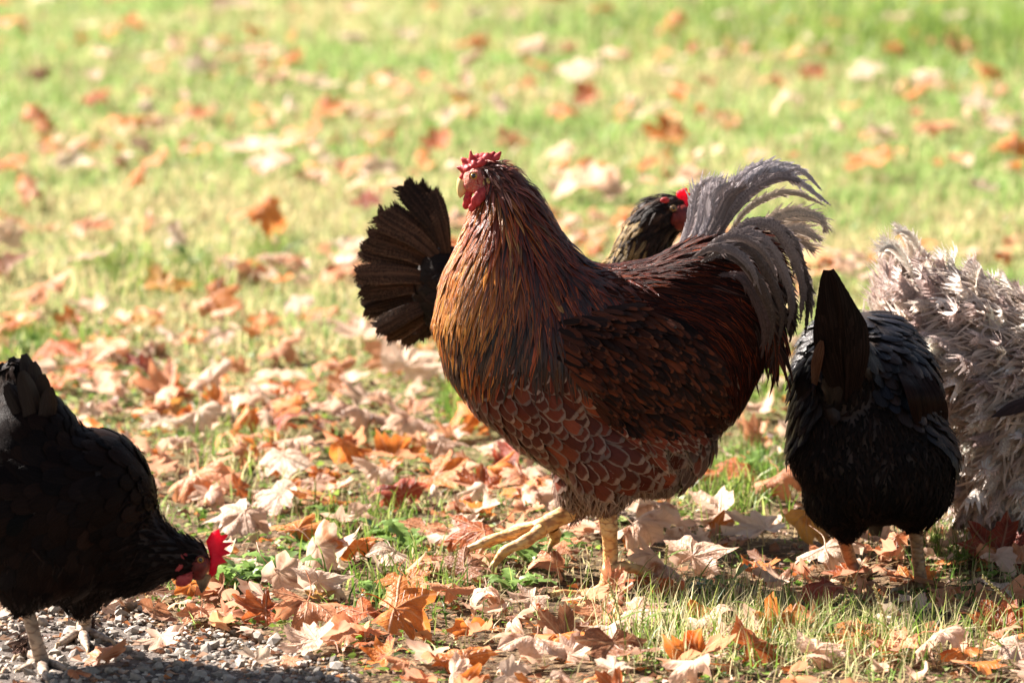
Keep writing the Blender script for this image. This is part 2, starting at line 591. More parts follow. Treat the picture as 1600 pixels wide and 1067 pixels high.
        if single:
            for i in range(N):
                e = np.ones((m, 1))
                add(name, V[i], F, {'uvr': U[i], 'ca': ca[i] * e, 'cb': cb[i] * e}, mat, s.root, parent)
        else:
            FF = (F[None] + (np.arange(N) * m)[:, None, None]).reshape(-1, 4)
            add(name, V, FF, {'uvr': U.reshape(-1, 3), 'ca': np.repeat(ca, m, 0), 'cb': np.repeat(cb, m, 0)}, mat, s.root, parent, kind='stuff')
    def stuff(s, name, V, uvr, ca, cb, mat, parent=None):
        N, K, C, _ = V.shape
        e = np.ones((N, K, C, 1))
        at = {'uvr': uvr.reshape(-1, 3), 'ca': (ca[:, None, None] * e).reshape(-1, 3), 'cb': (cb[:, None, None] * e).reshape(-1, 3)}
        return add(name, V, grid_faces(N, K, C), at, mat, s.root, parent, kind='stuff')
    def single(s, name, V, uvr, ca, cb, mat, parent=None):
        N, K, C, _ = V.shape
        F = grid_faces(1, K, C)
        for i in range(N):
            e = np.ones((K * C, 1))
            add(name, V[i], F, {'uvr': uvr[i].reshape(-1, 3), 'ca': ca[i] * e, 'cb': cb[i] * e}, mat, s.root, parent)
    def split(s, name, V, uvr, ca, cb, mat, limit, parent=None):
        """the LIMIT feathers nearest to the viewer's side one by one, the rest joined"""
        mid = V.reshape(len(V), -1, 3).mean(1)
        o = np.argsort(mid[:, 1])
        a, b = o[:limit], o[limit:]
        s.single(name, V[a], uvr[a], ca[a], cb[a], mat, parent)
        if len(b): s.stuff(name + '_layer', V[b], uvr[b], ca[b], cb[b], mat, parent)

def flow_px(guides, Y0, sigma=60, depth=0.0):
    """guides: (px, py, dx, dy[, dYdir]) in photo pixels, dy downwards -> a world direction field"""
    G = np.array([g[:2] for g in guides], float)
    D = np.array([[g[2], (g[4] if len(g) > 4 else depth), -g[3]] for g in guides], float)
    D = norm(D)
    def f(p):
        q = proj(p)[0]
        w = np.exp(-((G - q) ** 2).sum(1) / (2 * sigma ** 2)) + 1e-7
        return (w[:, None] * D).sum(0)
    return f

def colors(n, palette, weights, jitter=0.25):
    pal = np.array(palette, float)
    i = rng.choice(len(pal), n, p=np.array(weights) / sum(weights))
    c = pal[i] * (1 + jitter * rng.normal(size=(n, 1)))
    return np.clip(c, 0.002, 0.95)

PROF_ROUND = lambda K: np.array([0.55 + 0.45 * min(1, s * 2.2) if s < 0.62 else math.sqrt(max(0.0, 1 - ((s - 0.62) / 0.40) ** 2)) for s in np.linspace(0, 1, K)])
PROF_POINT = lambda K: np.array([(0.6 + 0.4 * min(1, s * 3)) * (1 - max(0, s - 0.45) / 0.55 * 0.95) for s in np.linspace(0, 1, K)])
PROF_SICKLE = lambda K: np.array([0.25 + 0.75 * min(1, s * 3.0) if s < 0.5 else max(0.03, 1 - ((s - 0.5) / 0.5) ** 1.7) for s in np.linspace(0, 1, K)])

def foot_leg(b, name, pts, radii, toes, mat, spur=None):
    """pts world polyline of the shank; toes: list of world polylines"""
    S = spline(pts, 14); R = np.interp(np.linspace(0, 1, 14), np.linspace(0, 1, len(radii)), radii)
    # scale ridges
    R = R * (1 + 0.04 * np.cos(np.arange(14) * 2.1))
    V, F = tube(S, R, 12)
    leg = add(name, V, F, None, mat, b.root)
    for t in toes:
        t = np.asarray(t)
        Sx = spline(t, 12)
        r0 = radii[-1] * 0.78
        R = np.interp(np.linspace(0, 1, 12), [0, .5, .85, 1], [r0, r0 * 0.8, r0 * 0.6, r0 * 0.42]) * (1 + 0.1 * np.cos(np.linspace(0, 1, 12) * 18))
        V, F = tube(Sx, R, 10)
        toe = add('toe', V, F, None, mat, b.root, leg)
        d = norm(Sx[-1] - Sx[-2])
        C = np.array([Sx[-1] - d * 0.002, Sx[-1] + d * 0.006 + [0, 0, 0.0005], Sx[-1] + d * 0.013 - [0, 0, 0.004], Sx[-1] + d * 0.017 - [0, 0, 0.008]])
        V, F = tube(C, [r0 * 0.42, r0 * 0.36, r0 * 0.2, 0.0004], 8)
        add('claw', V, F, None, M['claw'], b.root, leg)
    return leg

def beak(b, root_pt, tip_pt, r, mat, up=np.array([0, 0, 1.0]), hook=0.18):
    root_pt, tip_pt = np.array(root_pt), np.array(tip_pt)
    ax = tip_pt - root_pt; L = np.linalg.norm(ax); d = ax / L
    side = norm(np.cross(d, up)); upv = norm(np.cross(side, d))
    for nm, s0, s1, rr, ll in (('upper_beak', 0.25, 1, 1.0, 1.0), ('lower_beak', -0.45, -1, 0.7, 0.78)):
        S = []; R = []
        for t in np.linspace(0, 1, 9):
            bend = -hook * L * t ** 2.2 if s1 > 0 else -0.02 * L * t
            S.append(root_pt + d * L * ll * t + upv * (r * s0 * (1 - t * 0.6) + bend)); R.append(rr * r * (1 - t ** 1.5) ** 0.8 * (0.75 if s1 < 0 else 1) + 0.0006)
        V, F = tube(S, R, 12)
        # narrower from side to side
        c = np.repeat(np.array(S), 12, 0); q = V - c
        V = c + q - side * (q @ side)[:, None] * 0.35
        add(nm, V, F, None, mat, b.root)

def eye(b, c, r, toward, lid=None):
    toward = norm(np.array(toward))
    V, F = ellipsoid(c, (r, r, r), n=14, m=10)
    e = add('eye', V, F, None, M['eye'], b.root)
    V, F = ellipsoid(c + toward * r * 0.62, (r * 0.60,) * 3, n=12, m=8)
    add('pupil', V, F, None, M['pupil'], b.root, e)
    # rim of the lids
    A = norm(np.cross(toward, [0, 0, 1.0])); B = np.cross(A, toward)
    th = np.linspace(0, 2 * np.pi, 17)
    ring = c + toward * r * 0.42 + (A[None] * np.cos(th)[:, None] * 1.05 + B[None] * np.sin(th)[:, None] * 0.9) * r
    V, F = tube(ring, np.full(17, r * 0.26), 6)
    add('eyelid', V, F, None, lid or M['face'], b.root, e)

def spikes(base_pts, dirs, lens, r, root=None):
    out = []
    for p, d, l in zip(base_pts, dirs, lens):
        p = np.array(p); d = norm(np.array(d))
        V, F = sphere_mesh(10, 8)
        for t in np.linspace(0, 1, 7):
            rr = r * (1 - t) ** 0.8 + 0.0008
            out.append(ellipsoid(p + d * l * t, (rr, rr, rr), n=10, m=8))
    return out
# ------------------------------------------------------------------ the rooster
def feet_at(px, py):
    g = ground(px, py); g[2] = gz(g[0], g[1]); return g

def build_rooster():
    Y = 7.2
    b = Bird('rooster', 'big rust red and black rooster stepping left with a grey sickle tail', 'rooster', tuple(feet_at(950, 932)), Y)
    sh = chain([(762, 272, 0, 27, 23, 24), (782, 284, 0, 36, 31, 30), (795, 325, 0, 53, 50, 44), (800, 385, 0, 80, 76, 50), (806, 440, 0, 112, 96, 60), (812, 500, 0, 132, 112, 70), (822, 555, 0, 130, 118, 70), (845, 610, 0, 118, 118, 70)], Y)
    sh += chain([(845, 600, 0, 118, 118, 70), (890, 652, 0, 116, 110, 68), (935, 688, 0, 106, 105, 62), (960, 718, 0, 90, 95, 56)], Y)
    sh += chain([(840, 540, 0, 120, 118, 110), (920, 560, 0, 120, 132, 128), (1000, 560, 0, 120, 134, 135), (1070, 555, 0, 110, 118, 130), (1112, 520, 0, 86, 92, 112), (1158, 468, 0, 58, 62, 78), (1185, 420, 0, 45, 45, 60)], Y)
    sh += chain([(850, 395, 0, 36, 40, 40), (880, 440, 0, 50, 66, 40), (930, 470, 0, 60, 90, 45), (1040, 455, 0, 60, 84, 45), (1110, 420, 0, 56, 56, 50)], Y)
    sh += chain([(1015, 630, 0.0, 104, 120, 88), (1030, 685, 0, 86, 105, 68), (1015, 726, 0, 70, 90, 48)], Y)
    sh += chain([(960, 710, -0.045, 80, 60, 66), (950, 748, -0.045, 54, 46, 46), (948, 782, -0.045, 25, 26, 24)], Y)
    sh += chain([(945, 700, 0.05, 80, 60, 66), (915, 760, 0.05, 50, 42, 40), (895, 788, 0.05, 26, 24, 22)], Y)
    b.body_from(sh, M['skin_rust'], 0.0065, 10)

    HK = [(728, 262), (760, 236), (815, 250), (862, 310), (905, 375), (962, 430), (985, 480), (960, 530), (905, 552), (830, 545), (760, 560), (700, 560), (655, 520), (640, 430), (690, 345), (715, 318)]
    hk = flow_px([(770, 262, 60, 25), (820, 290, 35, 45), (745, 300, 5, 60), (860, 340, 40, 70), (900, 400, 35, 60), (720, 350, -30, 60), (780, 340, 0, 70), (690, 420, -18, 70), (750, 420, -15, 80), (820, 420, 5, 80), (890, 460, 25, 70), (670, 490, 0, 70), (730, 500, -12, 70), (800, 510, -20, 70), (870, 520, 5, 70), (940, 480, 40, 60)], Y, 42)
    SD = [(900, 395), (980, 400), (1080, 350), (1160, 380), (1230, 420), (1255, 540), (1190, 620), (1140, 640), (1090, 560), (1000, 500), (930, 470)]
    sd = flow_px([(960, 430, 70, 15), (1040, 420, 70, 0), (1110, 400, 70, -5), (1000, 480, 70, 25), (1080, 470, 70, 25), (1150, 440, 60, 35), (1060, 540, 50, 45), (1130, 520, 45, 60), (1190, 520, 30, 80), (1100, 600, 40, 60), (1170, 580, 10, 80)], Y, 45)
    WG = [(870, 505), (960, 480), (1050, 500), (1105, 560), (1110, 620), (1080, 665), (1010, 695), (960, 670), (905, 600), (870, 560)]
    wg = flow_px([(900, 540, 60, 35), (960, 520, 70, 25), (1040, 540, 60, 50), (960, 600, 60, 40), (1030, 620, 60, 45), (1080, 640, 50, 50), (900, 600, 60, 50)], Y, 45)
    BR = [(680, 550), (870, 545), (905, 590), (960, 660), (1015, 700), (1015, 740), (975, 762), (905, 745), (830, 708), (745, 640), (695, 585)]
    br = flow_px([(700, 570, 15, 70), (760, 560, 20, 60), (830, 570, 50, 50), (760, 640, 35, 60), (820, 640, 55, 55), (880, 680, 65, 45), (830, 710, 50, 55), (900, 740, 60, 45), (970, 740, 70, 35), (880, 620, 60, 55)], Y, 45)
    def fall(p):
        return np.array([0.15, 0, -1.0])
    down = flow_px([(900, 780, -10, 60), (960, 780, 5, 60), (1050, 760, 20, 60), (1120, 680, 15, 60), (1100, 740, -10, 60), (820, 740, 10, 60)], Y, 50)
    inp = lambda poly: (lambda q, p, n: in_poly(q, poly))

    # fluff first: belly and thighs
    FL = [(820, 700), (1000, 680), (1160, 560), (1200, 620), (1150, 720), (1090, 830), (940, 850), (850, 800)]
    p, n = b.seeds(0.0036, lambda q, p, n: (in_poly(q, FL) | (q[:, 1] > 640)) & ~in_poly(q, BR) & ~in_poly(q, WG))
    Q, NN = b.march(p, down, rng.uniform(0.018, 0.038, len(p)), 4, 0.0, 0.013, 0.45, leave=0.5)
    V, uvr = b.ribbons(Q, NN, rng.uniform(0.0007, 0.0018, len(p)), PROF_POINT(4), 2, 0)
    x = proj(p)[:, 0]
    b.stuff('fluff', V, uvr, colors(len(p), [(0.34, 0.25, 0.20), (0.46, 0.36, 0.29), (0.18, 0.10, 0.08)], [3, 2, 1.5]), colors(len(p), [(0.40, 0.31, 0.25), (0.22, 0.12, 0.09)], [1, 1]), M['fluff'])
    # vent side feathers, laced dimly
    p, n = b.seeds(0.017, lambda q, p, n: in_poly(q, [(1070, 680), (1180, 600), (1130, 740), (1080, 760)]))
    Q, NN = b.march(p, down, rng.uniform(0.028, 0.04, len(p)), 5, 0.004, 0.012, 0.3)
    V, uvr = b.ribbons(Q, NN, rng.uniform(0.008, 0.012, len(p)), PROF_ROUND(5), 3, 0.2)
    b.stuff('belly_feathers', V, uvr, colors(len(p), [(0.14, 0.04, 0.025), (0.09, 0.05, 0.04)], [1, 1]), colors(len(p), [(0.25, 0.18, 0.14)], [1]), M['lace'])

    # breast and lower wing: laced feathers, one by one
    p, n = b.seeds(0.0118, inp(BR))
    px = proj(p)
    L = np.interp(px[:, 0], [690, 800, 1000], [0.022, 0.030, 0.042]) * rng.uniform(0.9, 1.1, len(p))
    L = L * 1.12
    Q, NN = b.march(p, br, L, 9, 0.001, 0.0075, 0.1)
    V, uvr = b.ribbons(Q, NN, L * 0.29 * rng.uniform(0.85, 1.1, len(p)), PROF_ROUND(9), 5, 0.15, rag=0.06)
    ca = colors(len(p), [(0.12, 0.024, 0.012), (0.075, 0.015, 0.009), (0.20, 0.045, 0.02)], [3, 3, 0.7], 0.2)  # rust browns darkened to stand for shade under the hackle
    cb = colors(len(p), [(0.24, 0.165, 0.13), (0.16, 0.105, 0.085)], [2, 1.5], 0.12)
    b.split('laced_feather', V, uvr, ca, cb, M['lace'], 290)

    # saddle
    p, n = b.seeds(0.0052, inp(SD))
    px = proj(p)
    L = rng.uniform(0.05, 0.085, len(p)) * np.interp(px[:, 0], [900, 1000], [0.7, 1])
    Q, NN = b.march(p, sd, L, 7, 0.002, 0.011, 0.13, leave=0.8)
    V, uvr = b.ribbons(Q, NN, rng.uniform(0.0022, 0.0040, len(p)), PROF_POINT(7), 3, 0.3)
    ca = colors(len(p), [(0.010, 0.005, 0.005), (0.03, 0.009, 0.006)], [2, 1])
    cb = colors(len(p), [(0.13, 0.02, 0.007), (0.24, 0.045, 0.012), (0.05, 0.011, 0.006), (0.12, 0.06, 0.045)], [3, 1.4, 3.4, 0.2])
    b.stuff('saddle_feathers', V, uvr, ca, cb, M['saddle'])

    # shoulder and wing bow
    wing = tag(bpy.data.objects.new('wing', None)); link(wing, b.root)
    p, n = b.seeds(0.0056, lambda q, p, n: in_poly(q, WG) & (p[:, 1] < Y + 0.03))
    # feathers of the wing stand a little proud of the body
    L = rng.uniform(0.028, 0.042, len(p))
    Q, NN = b.march(p, wg, L, 6, 0.006, 0.017, 0.14)
    V, uvr = b.ribbons(Q, NN, rng.uniform(0.0028, 0.005, len(p)), PROF_ROUND(6), 5, 0.2)
    px = proj(p)
    low = (px[:, 1] > 655)
    ca = colors(len(p), [(0.014, 0.007, 0.006), (0.045, 0.014, 0.008), (0.10, 0.026, 0.011)], [3, 3, 2])
    cb = colors(len(p), [(0.045, 0.018, 0.012), (0.09, 0.032, 0.016), (0.018, 0.009, 0.007)], [2, 1.4, 3])
    cb[low] = colors(int(low.sum()), [(0.22, 0.15, 0.11)], [1])
    ca[low] = colors(int(low.sum()), [(0.15, 0.035, 0.02)], [1])
    b.split('wing_feather', V, uvr, ca, cb, M['wing'], 290, wing)
    # neck hackle
    p, n = b.seeds(0.0048, inp(HK))
    px = proj(p)
    up = np.clip((px[:, 1] - 250) / 150, 0, 1)
    L = (0.018 + 0.048 * up) * rng.uniform(0.8, 1.15, len(p))
    Q, NN = b.march(p, hk, L, 7, 0.001, 0.0105, 0.12, leave=0.8)
    V, uvr = b.ribbons(Q, NN, (0.0014 + 0.0022 * up) * rng.uniform(0.8, 1.3, len(p)), PROF_POINT(7), 3, 0.35)
    t = np.clip((px[:, 0] - 715 - 0.1 * (px[:, 1] - 300)) / 130 + rng.normal(size=len(p)) * 0.16, 0, 1)[:, None]  # plumage darkens to the right; sunlit front also brightened in the colour
    ca = colors(len(p), [(0.03, 0.008, 0.004), (0.10, 0.022, 0.006), (0.012, 0.005, 0.004)], [2, 2, 2])
    front = colors(len(p), [(0.52, 0.115, 0.012), (0.62, 0.20, 0.018), (0.34, 0.05, 0.01), (0.60, 0.30, 0.08)], [3, 2, 3, 1.2])
    back = colors(len(p), [(0.15, 0.022, 0.007), (0.035, 0.009, 0.005), (0.32, 0.06, 0.012)], [3, 4, 1])
    cb = front * (1 - t) + back * t
    gold = np.exp(-(((px[:, 0] - 730) / 50) ** 2 + ((px[:, 1] - 445) / 60) ** 2))[:, None]  # golden plumage patch, with sun highlight on the breast put into its colour
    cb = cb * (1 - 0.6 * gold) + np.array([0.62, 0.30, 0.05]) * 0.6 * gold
    dk = (px[:, 1] > 465 + 0.1 * (px[:, 0] - 700)) & (rng.random(len(p)) < 0.62)
    cb[dk] = colors(int(dk.sum()), [(0.05, 0.014, 0.008), (0.02, 0.009, 0.007), (0.12, 0.05, 0.02)], [2, 2, 1])
    top = (px[:, 1] < 300)
    cb[top] = colors(int(top.sum()), [(0.30, 0.08, 0.05), (0.10, 0.03, 0.02), (0.42, 0.2, 0.14)], [2, 3, 1])
    ca = np.where(rng.random((len(p), 1)) < 0.6 * (1 - t), cb * 0.5, ca)
    b.stuff('neck_feathers', V, uvr, ca, cb, M['hackle'])

    # ---- head
    e = []
    k = b.k
    face = blend('face', [ellipsoid(P(744, 279, Y - 0.004), (21 / k, 0.0195, 21 / k)), ellipsoid(P(736, 287, Y - 0.003), (15 / k, 0.015, 14 / k)), ellipsoid(P(752, 292, Y - 0.006), (18 / k, 0.017, 15 / k))], 0.0018, 4, M['face'], b.root)
    beak(b, P(730, 285, Y - 0.004), P(716, 308, Y - 0.005), 0.0098, M['beak'], hook=0.16)
    eye(b, P(741, 275, Y - 0.0198), 0.0056, (-0.25, -1, 0.1))
    # low comb of small points running back over the head
    cs = []
    for (x, y, d, lx, ly, l, r) in ((726, 272, 0, -8, 4, .010, .0055), (727, 262, 0, -8, -2, .014, .006), (730, 252, 0, -6, -5, .013, .006), (737, 250, -.004, -1, -10, .020, .0045), (745, 247, 0, 1, -6, .010, .007), (753, 245, 0, 1, -6, .009, .007),
                                   (760, 244, -.003, 2, -6, .008, .006), (768, 243, 0, 3, -6, .010, .0055), (776, 243, -.002, 5, -6, .012, .0045), (733, 262, -.008, -5, 0, .008, .006), (742, 256, -.009, -1, -4, .008, .006), (752, 252, -.009, 0, -4, .007, .006)):
        cs += spikes([P(x, y + 3, Y + d)], [(lx, 0, -ly)], [l * 0.8], r * 0.85)
    cs += chain([(730, 264, 0, 9, 10, 12), (742, 256, 0, 10, 14, 10), (758, 251, 0, 10, 13, 8), (772, 249, 0, 8, 9, 7)], Y, 0.005)
    blend('comb', cs, 0.0013, 2, M['red'], b.root)
    wt = chain([(732, 300, -0.004, 8, 5, 8), (731, 312, -0.006, 8, 5, 9), (728, 321, -0.006, 6, 4, 7)], Y, 0.004) + chain([(763, 293, -0.021, 9, 4, 6), (754, 302, -0.024, 11, 4, 9), (744, 314, -0.026, 9, 4, 10), (737, 325, -0.024, 6, 3, 7)], Y, 0.004)
    blend('wattle', wt, 0.0014, 2, M['red'], b.root)
    ear = chain([(762, 284, -0.019, 7, 4, 6), (755, 289, -0.018, 7, 4, 5)], Y, 0.004)
    blend('earlobe', ear, 0.0014, 2, M['beak'], b.root)
    # bristly small feathers on the crown and nape
    p, n = b.seeds(0.0026, lambda q, p, n: (q[:, 1] < 300) & (q[:, 0] > 748) & (q[:, 0] < 860))
    hd = flow_px([(760, 250, 60, 10), (800, 262, 50, 30), (770, 280, 40, 20), (830, 295, 40, 50)], Y, 30)
    Q, NN = b.march(p, hd, rng.uniform(0.007, 0.014, len(p)), 4, 0.001, 0.006, 0.4, leave=0.6)
    V, uvr = b.ribbons(Q, NN, rng.uniform(0.0006, 0.0013, len(p)), PROF_POINT(4), 2, 0)
    b.stuff('crown_feathers', V, uvr, colors(len(p), [(0.03, 0.012, 0.01), (0.28, 0.09, 0.06)], [1, 1]), colors(len(p), [(0.4, 0.16, 0.11), (0.12, 0.03, 0.02)], [1, 1]), M['hackle'])

    # ---- tail: grey sickles, each feather a part
    def tf(pts, w, grey, edge=None, nrm=(0, -1, 0.2), roll=0.0, K=18):
        S = spline([P(x, y, Y + d) for x, y, d in pts], K)
        nn = np.tile(norm(np.array(nrm, float)), (K, 1))
        T = norm(np.gradient(S, axis=0))
        if roll:
            ang = roll * np.linspace(-0.4, 1, K)
            B = norm(np.cross(nn, T)); nn = nn * np.cos(ang)[:, None] + B * np.sin(ang)[:, None]
        c = np.array([grey]); e = np.array([edge if edge is not None else tuple(min(1, g * 1.6) for g in grey)])
        b.plume('tail_feather', S[None], nn[None], (PROF_SICKLE(K) * 1.05 * w / k)[None], c, e, M['tail'], nb=46, gap=0.4, droop=0.3, a0=34, a1=16, over=2.0, jit=0.02, core=0.78)
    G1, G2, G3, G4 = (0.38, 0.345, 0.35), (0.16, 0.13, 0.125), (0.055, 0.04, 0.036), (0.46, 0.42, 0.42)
    T = [
     # upright grey bunch at the front of the tail
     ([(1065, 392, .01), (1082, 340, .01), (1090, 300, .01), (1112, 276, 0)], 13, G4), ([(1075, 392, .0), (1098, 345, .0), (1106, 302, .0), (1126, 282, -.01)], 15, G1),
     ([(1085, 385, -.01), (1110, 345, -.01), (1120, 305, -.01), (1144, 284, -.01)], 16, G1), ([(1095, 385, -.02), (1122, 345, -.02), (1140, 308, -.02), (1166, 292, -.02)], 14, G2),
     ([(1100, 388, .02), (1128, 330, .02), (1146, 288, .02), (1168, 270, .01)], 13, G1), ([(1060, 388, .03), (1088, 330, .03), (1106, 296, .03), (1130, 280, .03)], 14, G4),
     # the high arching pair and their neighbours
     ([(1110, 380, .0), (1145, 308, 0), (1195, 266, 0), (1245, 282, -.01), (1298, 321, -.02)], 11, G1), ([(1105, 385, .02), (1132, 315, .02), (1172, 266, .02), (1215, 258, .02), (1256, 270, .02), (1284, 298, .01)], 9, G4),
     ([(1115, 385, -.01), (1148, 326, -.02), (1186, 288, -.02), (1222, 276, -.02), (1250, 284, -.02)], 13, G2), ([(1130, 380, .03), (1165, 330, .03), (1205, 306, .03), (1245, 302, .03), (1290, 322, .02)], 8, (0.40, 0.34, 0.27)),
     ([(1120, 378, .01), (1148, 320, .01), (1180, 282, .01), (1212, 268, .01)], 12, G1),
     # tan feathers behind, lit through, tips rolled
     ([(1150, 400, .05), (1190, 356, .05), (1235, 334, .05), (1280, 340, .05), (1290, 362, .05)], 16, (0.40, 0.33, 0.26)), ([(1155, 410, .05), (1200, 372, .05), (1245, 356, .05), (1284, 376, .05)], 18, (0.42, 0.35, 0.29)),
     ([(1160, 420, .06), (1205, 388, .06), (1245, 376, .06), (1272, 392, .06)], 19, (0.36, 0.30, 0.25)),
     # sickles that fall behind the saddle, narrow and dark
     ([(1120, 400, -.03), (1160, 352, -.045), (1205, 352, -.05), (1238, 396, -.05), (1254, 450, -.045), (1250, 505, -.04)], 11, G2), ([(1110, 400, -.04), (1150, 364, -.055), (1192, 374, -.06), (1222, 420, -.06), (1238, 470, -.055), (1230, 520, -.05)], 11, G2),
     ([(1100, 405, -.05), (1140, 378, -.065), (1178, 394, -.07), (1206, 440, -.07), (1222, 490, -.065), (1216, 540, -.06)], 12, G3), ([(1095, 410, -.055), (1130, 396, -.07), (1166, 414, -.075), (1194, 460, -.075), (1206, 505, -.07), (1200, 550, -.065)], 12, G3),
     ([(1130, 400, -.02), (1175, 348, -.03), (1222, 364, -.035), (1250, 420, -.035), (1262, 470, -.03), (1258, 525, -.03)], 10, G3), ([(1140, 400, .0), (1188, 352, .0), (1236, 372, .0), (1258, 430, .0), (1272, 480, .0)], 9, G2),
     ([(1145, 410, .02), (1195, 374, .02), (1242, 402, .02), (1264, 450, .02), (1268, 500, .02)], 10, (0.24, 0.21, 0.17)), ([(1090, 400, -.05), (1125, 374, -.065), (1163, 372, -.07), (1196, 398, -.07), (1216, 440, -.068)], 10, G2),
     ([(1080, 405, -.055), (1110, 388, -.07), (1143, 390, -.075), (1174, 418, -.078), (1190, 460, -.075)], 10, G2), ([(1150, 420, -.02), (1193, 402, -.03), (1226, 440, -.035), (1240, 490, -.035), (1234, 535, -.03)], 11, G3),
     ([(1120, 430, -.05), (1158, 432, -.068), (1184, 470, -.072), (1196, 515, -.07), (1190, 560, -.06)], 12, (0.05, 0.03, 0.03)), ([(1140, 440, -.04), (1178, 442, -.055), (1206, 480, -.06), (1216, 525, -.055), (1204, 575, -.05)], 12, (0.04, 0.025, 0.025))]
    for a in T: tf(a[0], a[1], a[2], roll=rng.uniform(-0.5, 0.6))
    # loose barbs at the end of the saddle
    n = 260
    x = rng.uniform(1110, 1215, n); y = rng.uniform(440, 540, n)
    q0 = np.array([P(a, c, Y - 0.06 + 0.1 * rng.random()) for a, c in zip(x, y)])
    d = norm(np.stack([rng.normal(0.25, 0.2, n), rng.normal(0, 0.15, n), -np.ones(n)], 1))
    s = np.linspace(0, 1, 6)
    L = rng.uniform(0.04, 0.075, n)
    Q = q0[:, None] + d[:, None] * (L[:, None] * s[None])[..., None] + np.array([0.25, 0, 0.1]) * (L[:, None] * (s * (1 - s))[None])[..., None]
    NN = np.tile([[[0.1, -1.0, 0.1]]], (n, 6, 1))
    V, uvr = b.ribbons(Q, NN, rng.uniform(0.002, 0.004, n), PROF_POINT(6), 3, 0.3)
    b.stuff('hanging_feathers', V, uvr, colors(n, [(0.03, 0.015, 0.012)], [1]), colors(n, [(0.14, 0.035, 0.018), (0.08, 0.05, 0.045)], [2, 1]), M['saddle'])

    # ---- legs. standing one, and the far one lifted forward
    yf = b.root.location.y
    F = lambda x, y: ground(x, y) + [0, 0, 0.008]
    foot_leg(b, 'leg', [P(948, 790, Y - 0.045), P(952, 830, Y - 0.045), P(954, 870, Y - 0.03), P(950, 905, yf + 0.0), P(945, 926, yf)], [0.014, 0.0102, 0.0094, 0.010, 0.0115],
             [[P(945, 920, yf), P(915, 930, yf - 0.005), F(880, 938), F(850, 942)], [P(945, 922, yf), P(930, 938, yf - 0.03), F(905, 962), F(885, 972)], [P(948, 922, yf), P(958, 942, yf - 0.03), F(965, 965), F(970, 980)], [P(953, 890, yf + 0.005), P(975, 886, yf + 0.01), P(1000, 890, yf + 0.02), P(1018, 896, yf + 0.025)]], M['yellow_leg'])
    Yb = Y + 0.05
    foot_leg(b, 'leg', [P(905, 785, Yb), P(893, 798, Yb - .005), P(862, 814, Yb - 0.02), P(838, 828, Yb - 0.025)], [0.0155, 0.0125, 0.0115, 0.012],
             [[P(842, 824, Yb - 0.02), P(808, 832, Yb - 0.03), P(768, 843, Yb - 0.03), P(726, 860, Yb - 0.03)], [P(845, 828, Yb - 0.03), P(822, 845, Yb - 0.045), P(790, 860, Yb - 0.05), P(770, 884, Yb - 0.05)],
              [P(845, 822, Yb - 0.01), P(815, 826, Yb + 0.01), P(785, 838, Yb + 0.015), P(762, 852, Yb + 0.015)], [P(862, 822, Yb - 0.01), P(868, 838, Yb + 0.01), P(862, 850, Yb + 0.02)]], M['yellow_leg'])
    return b
build_rooster()

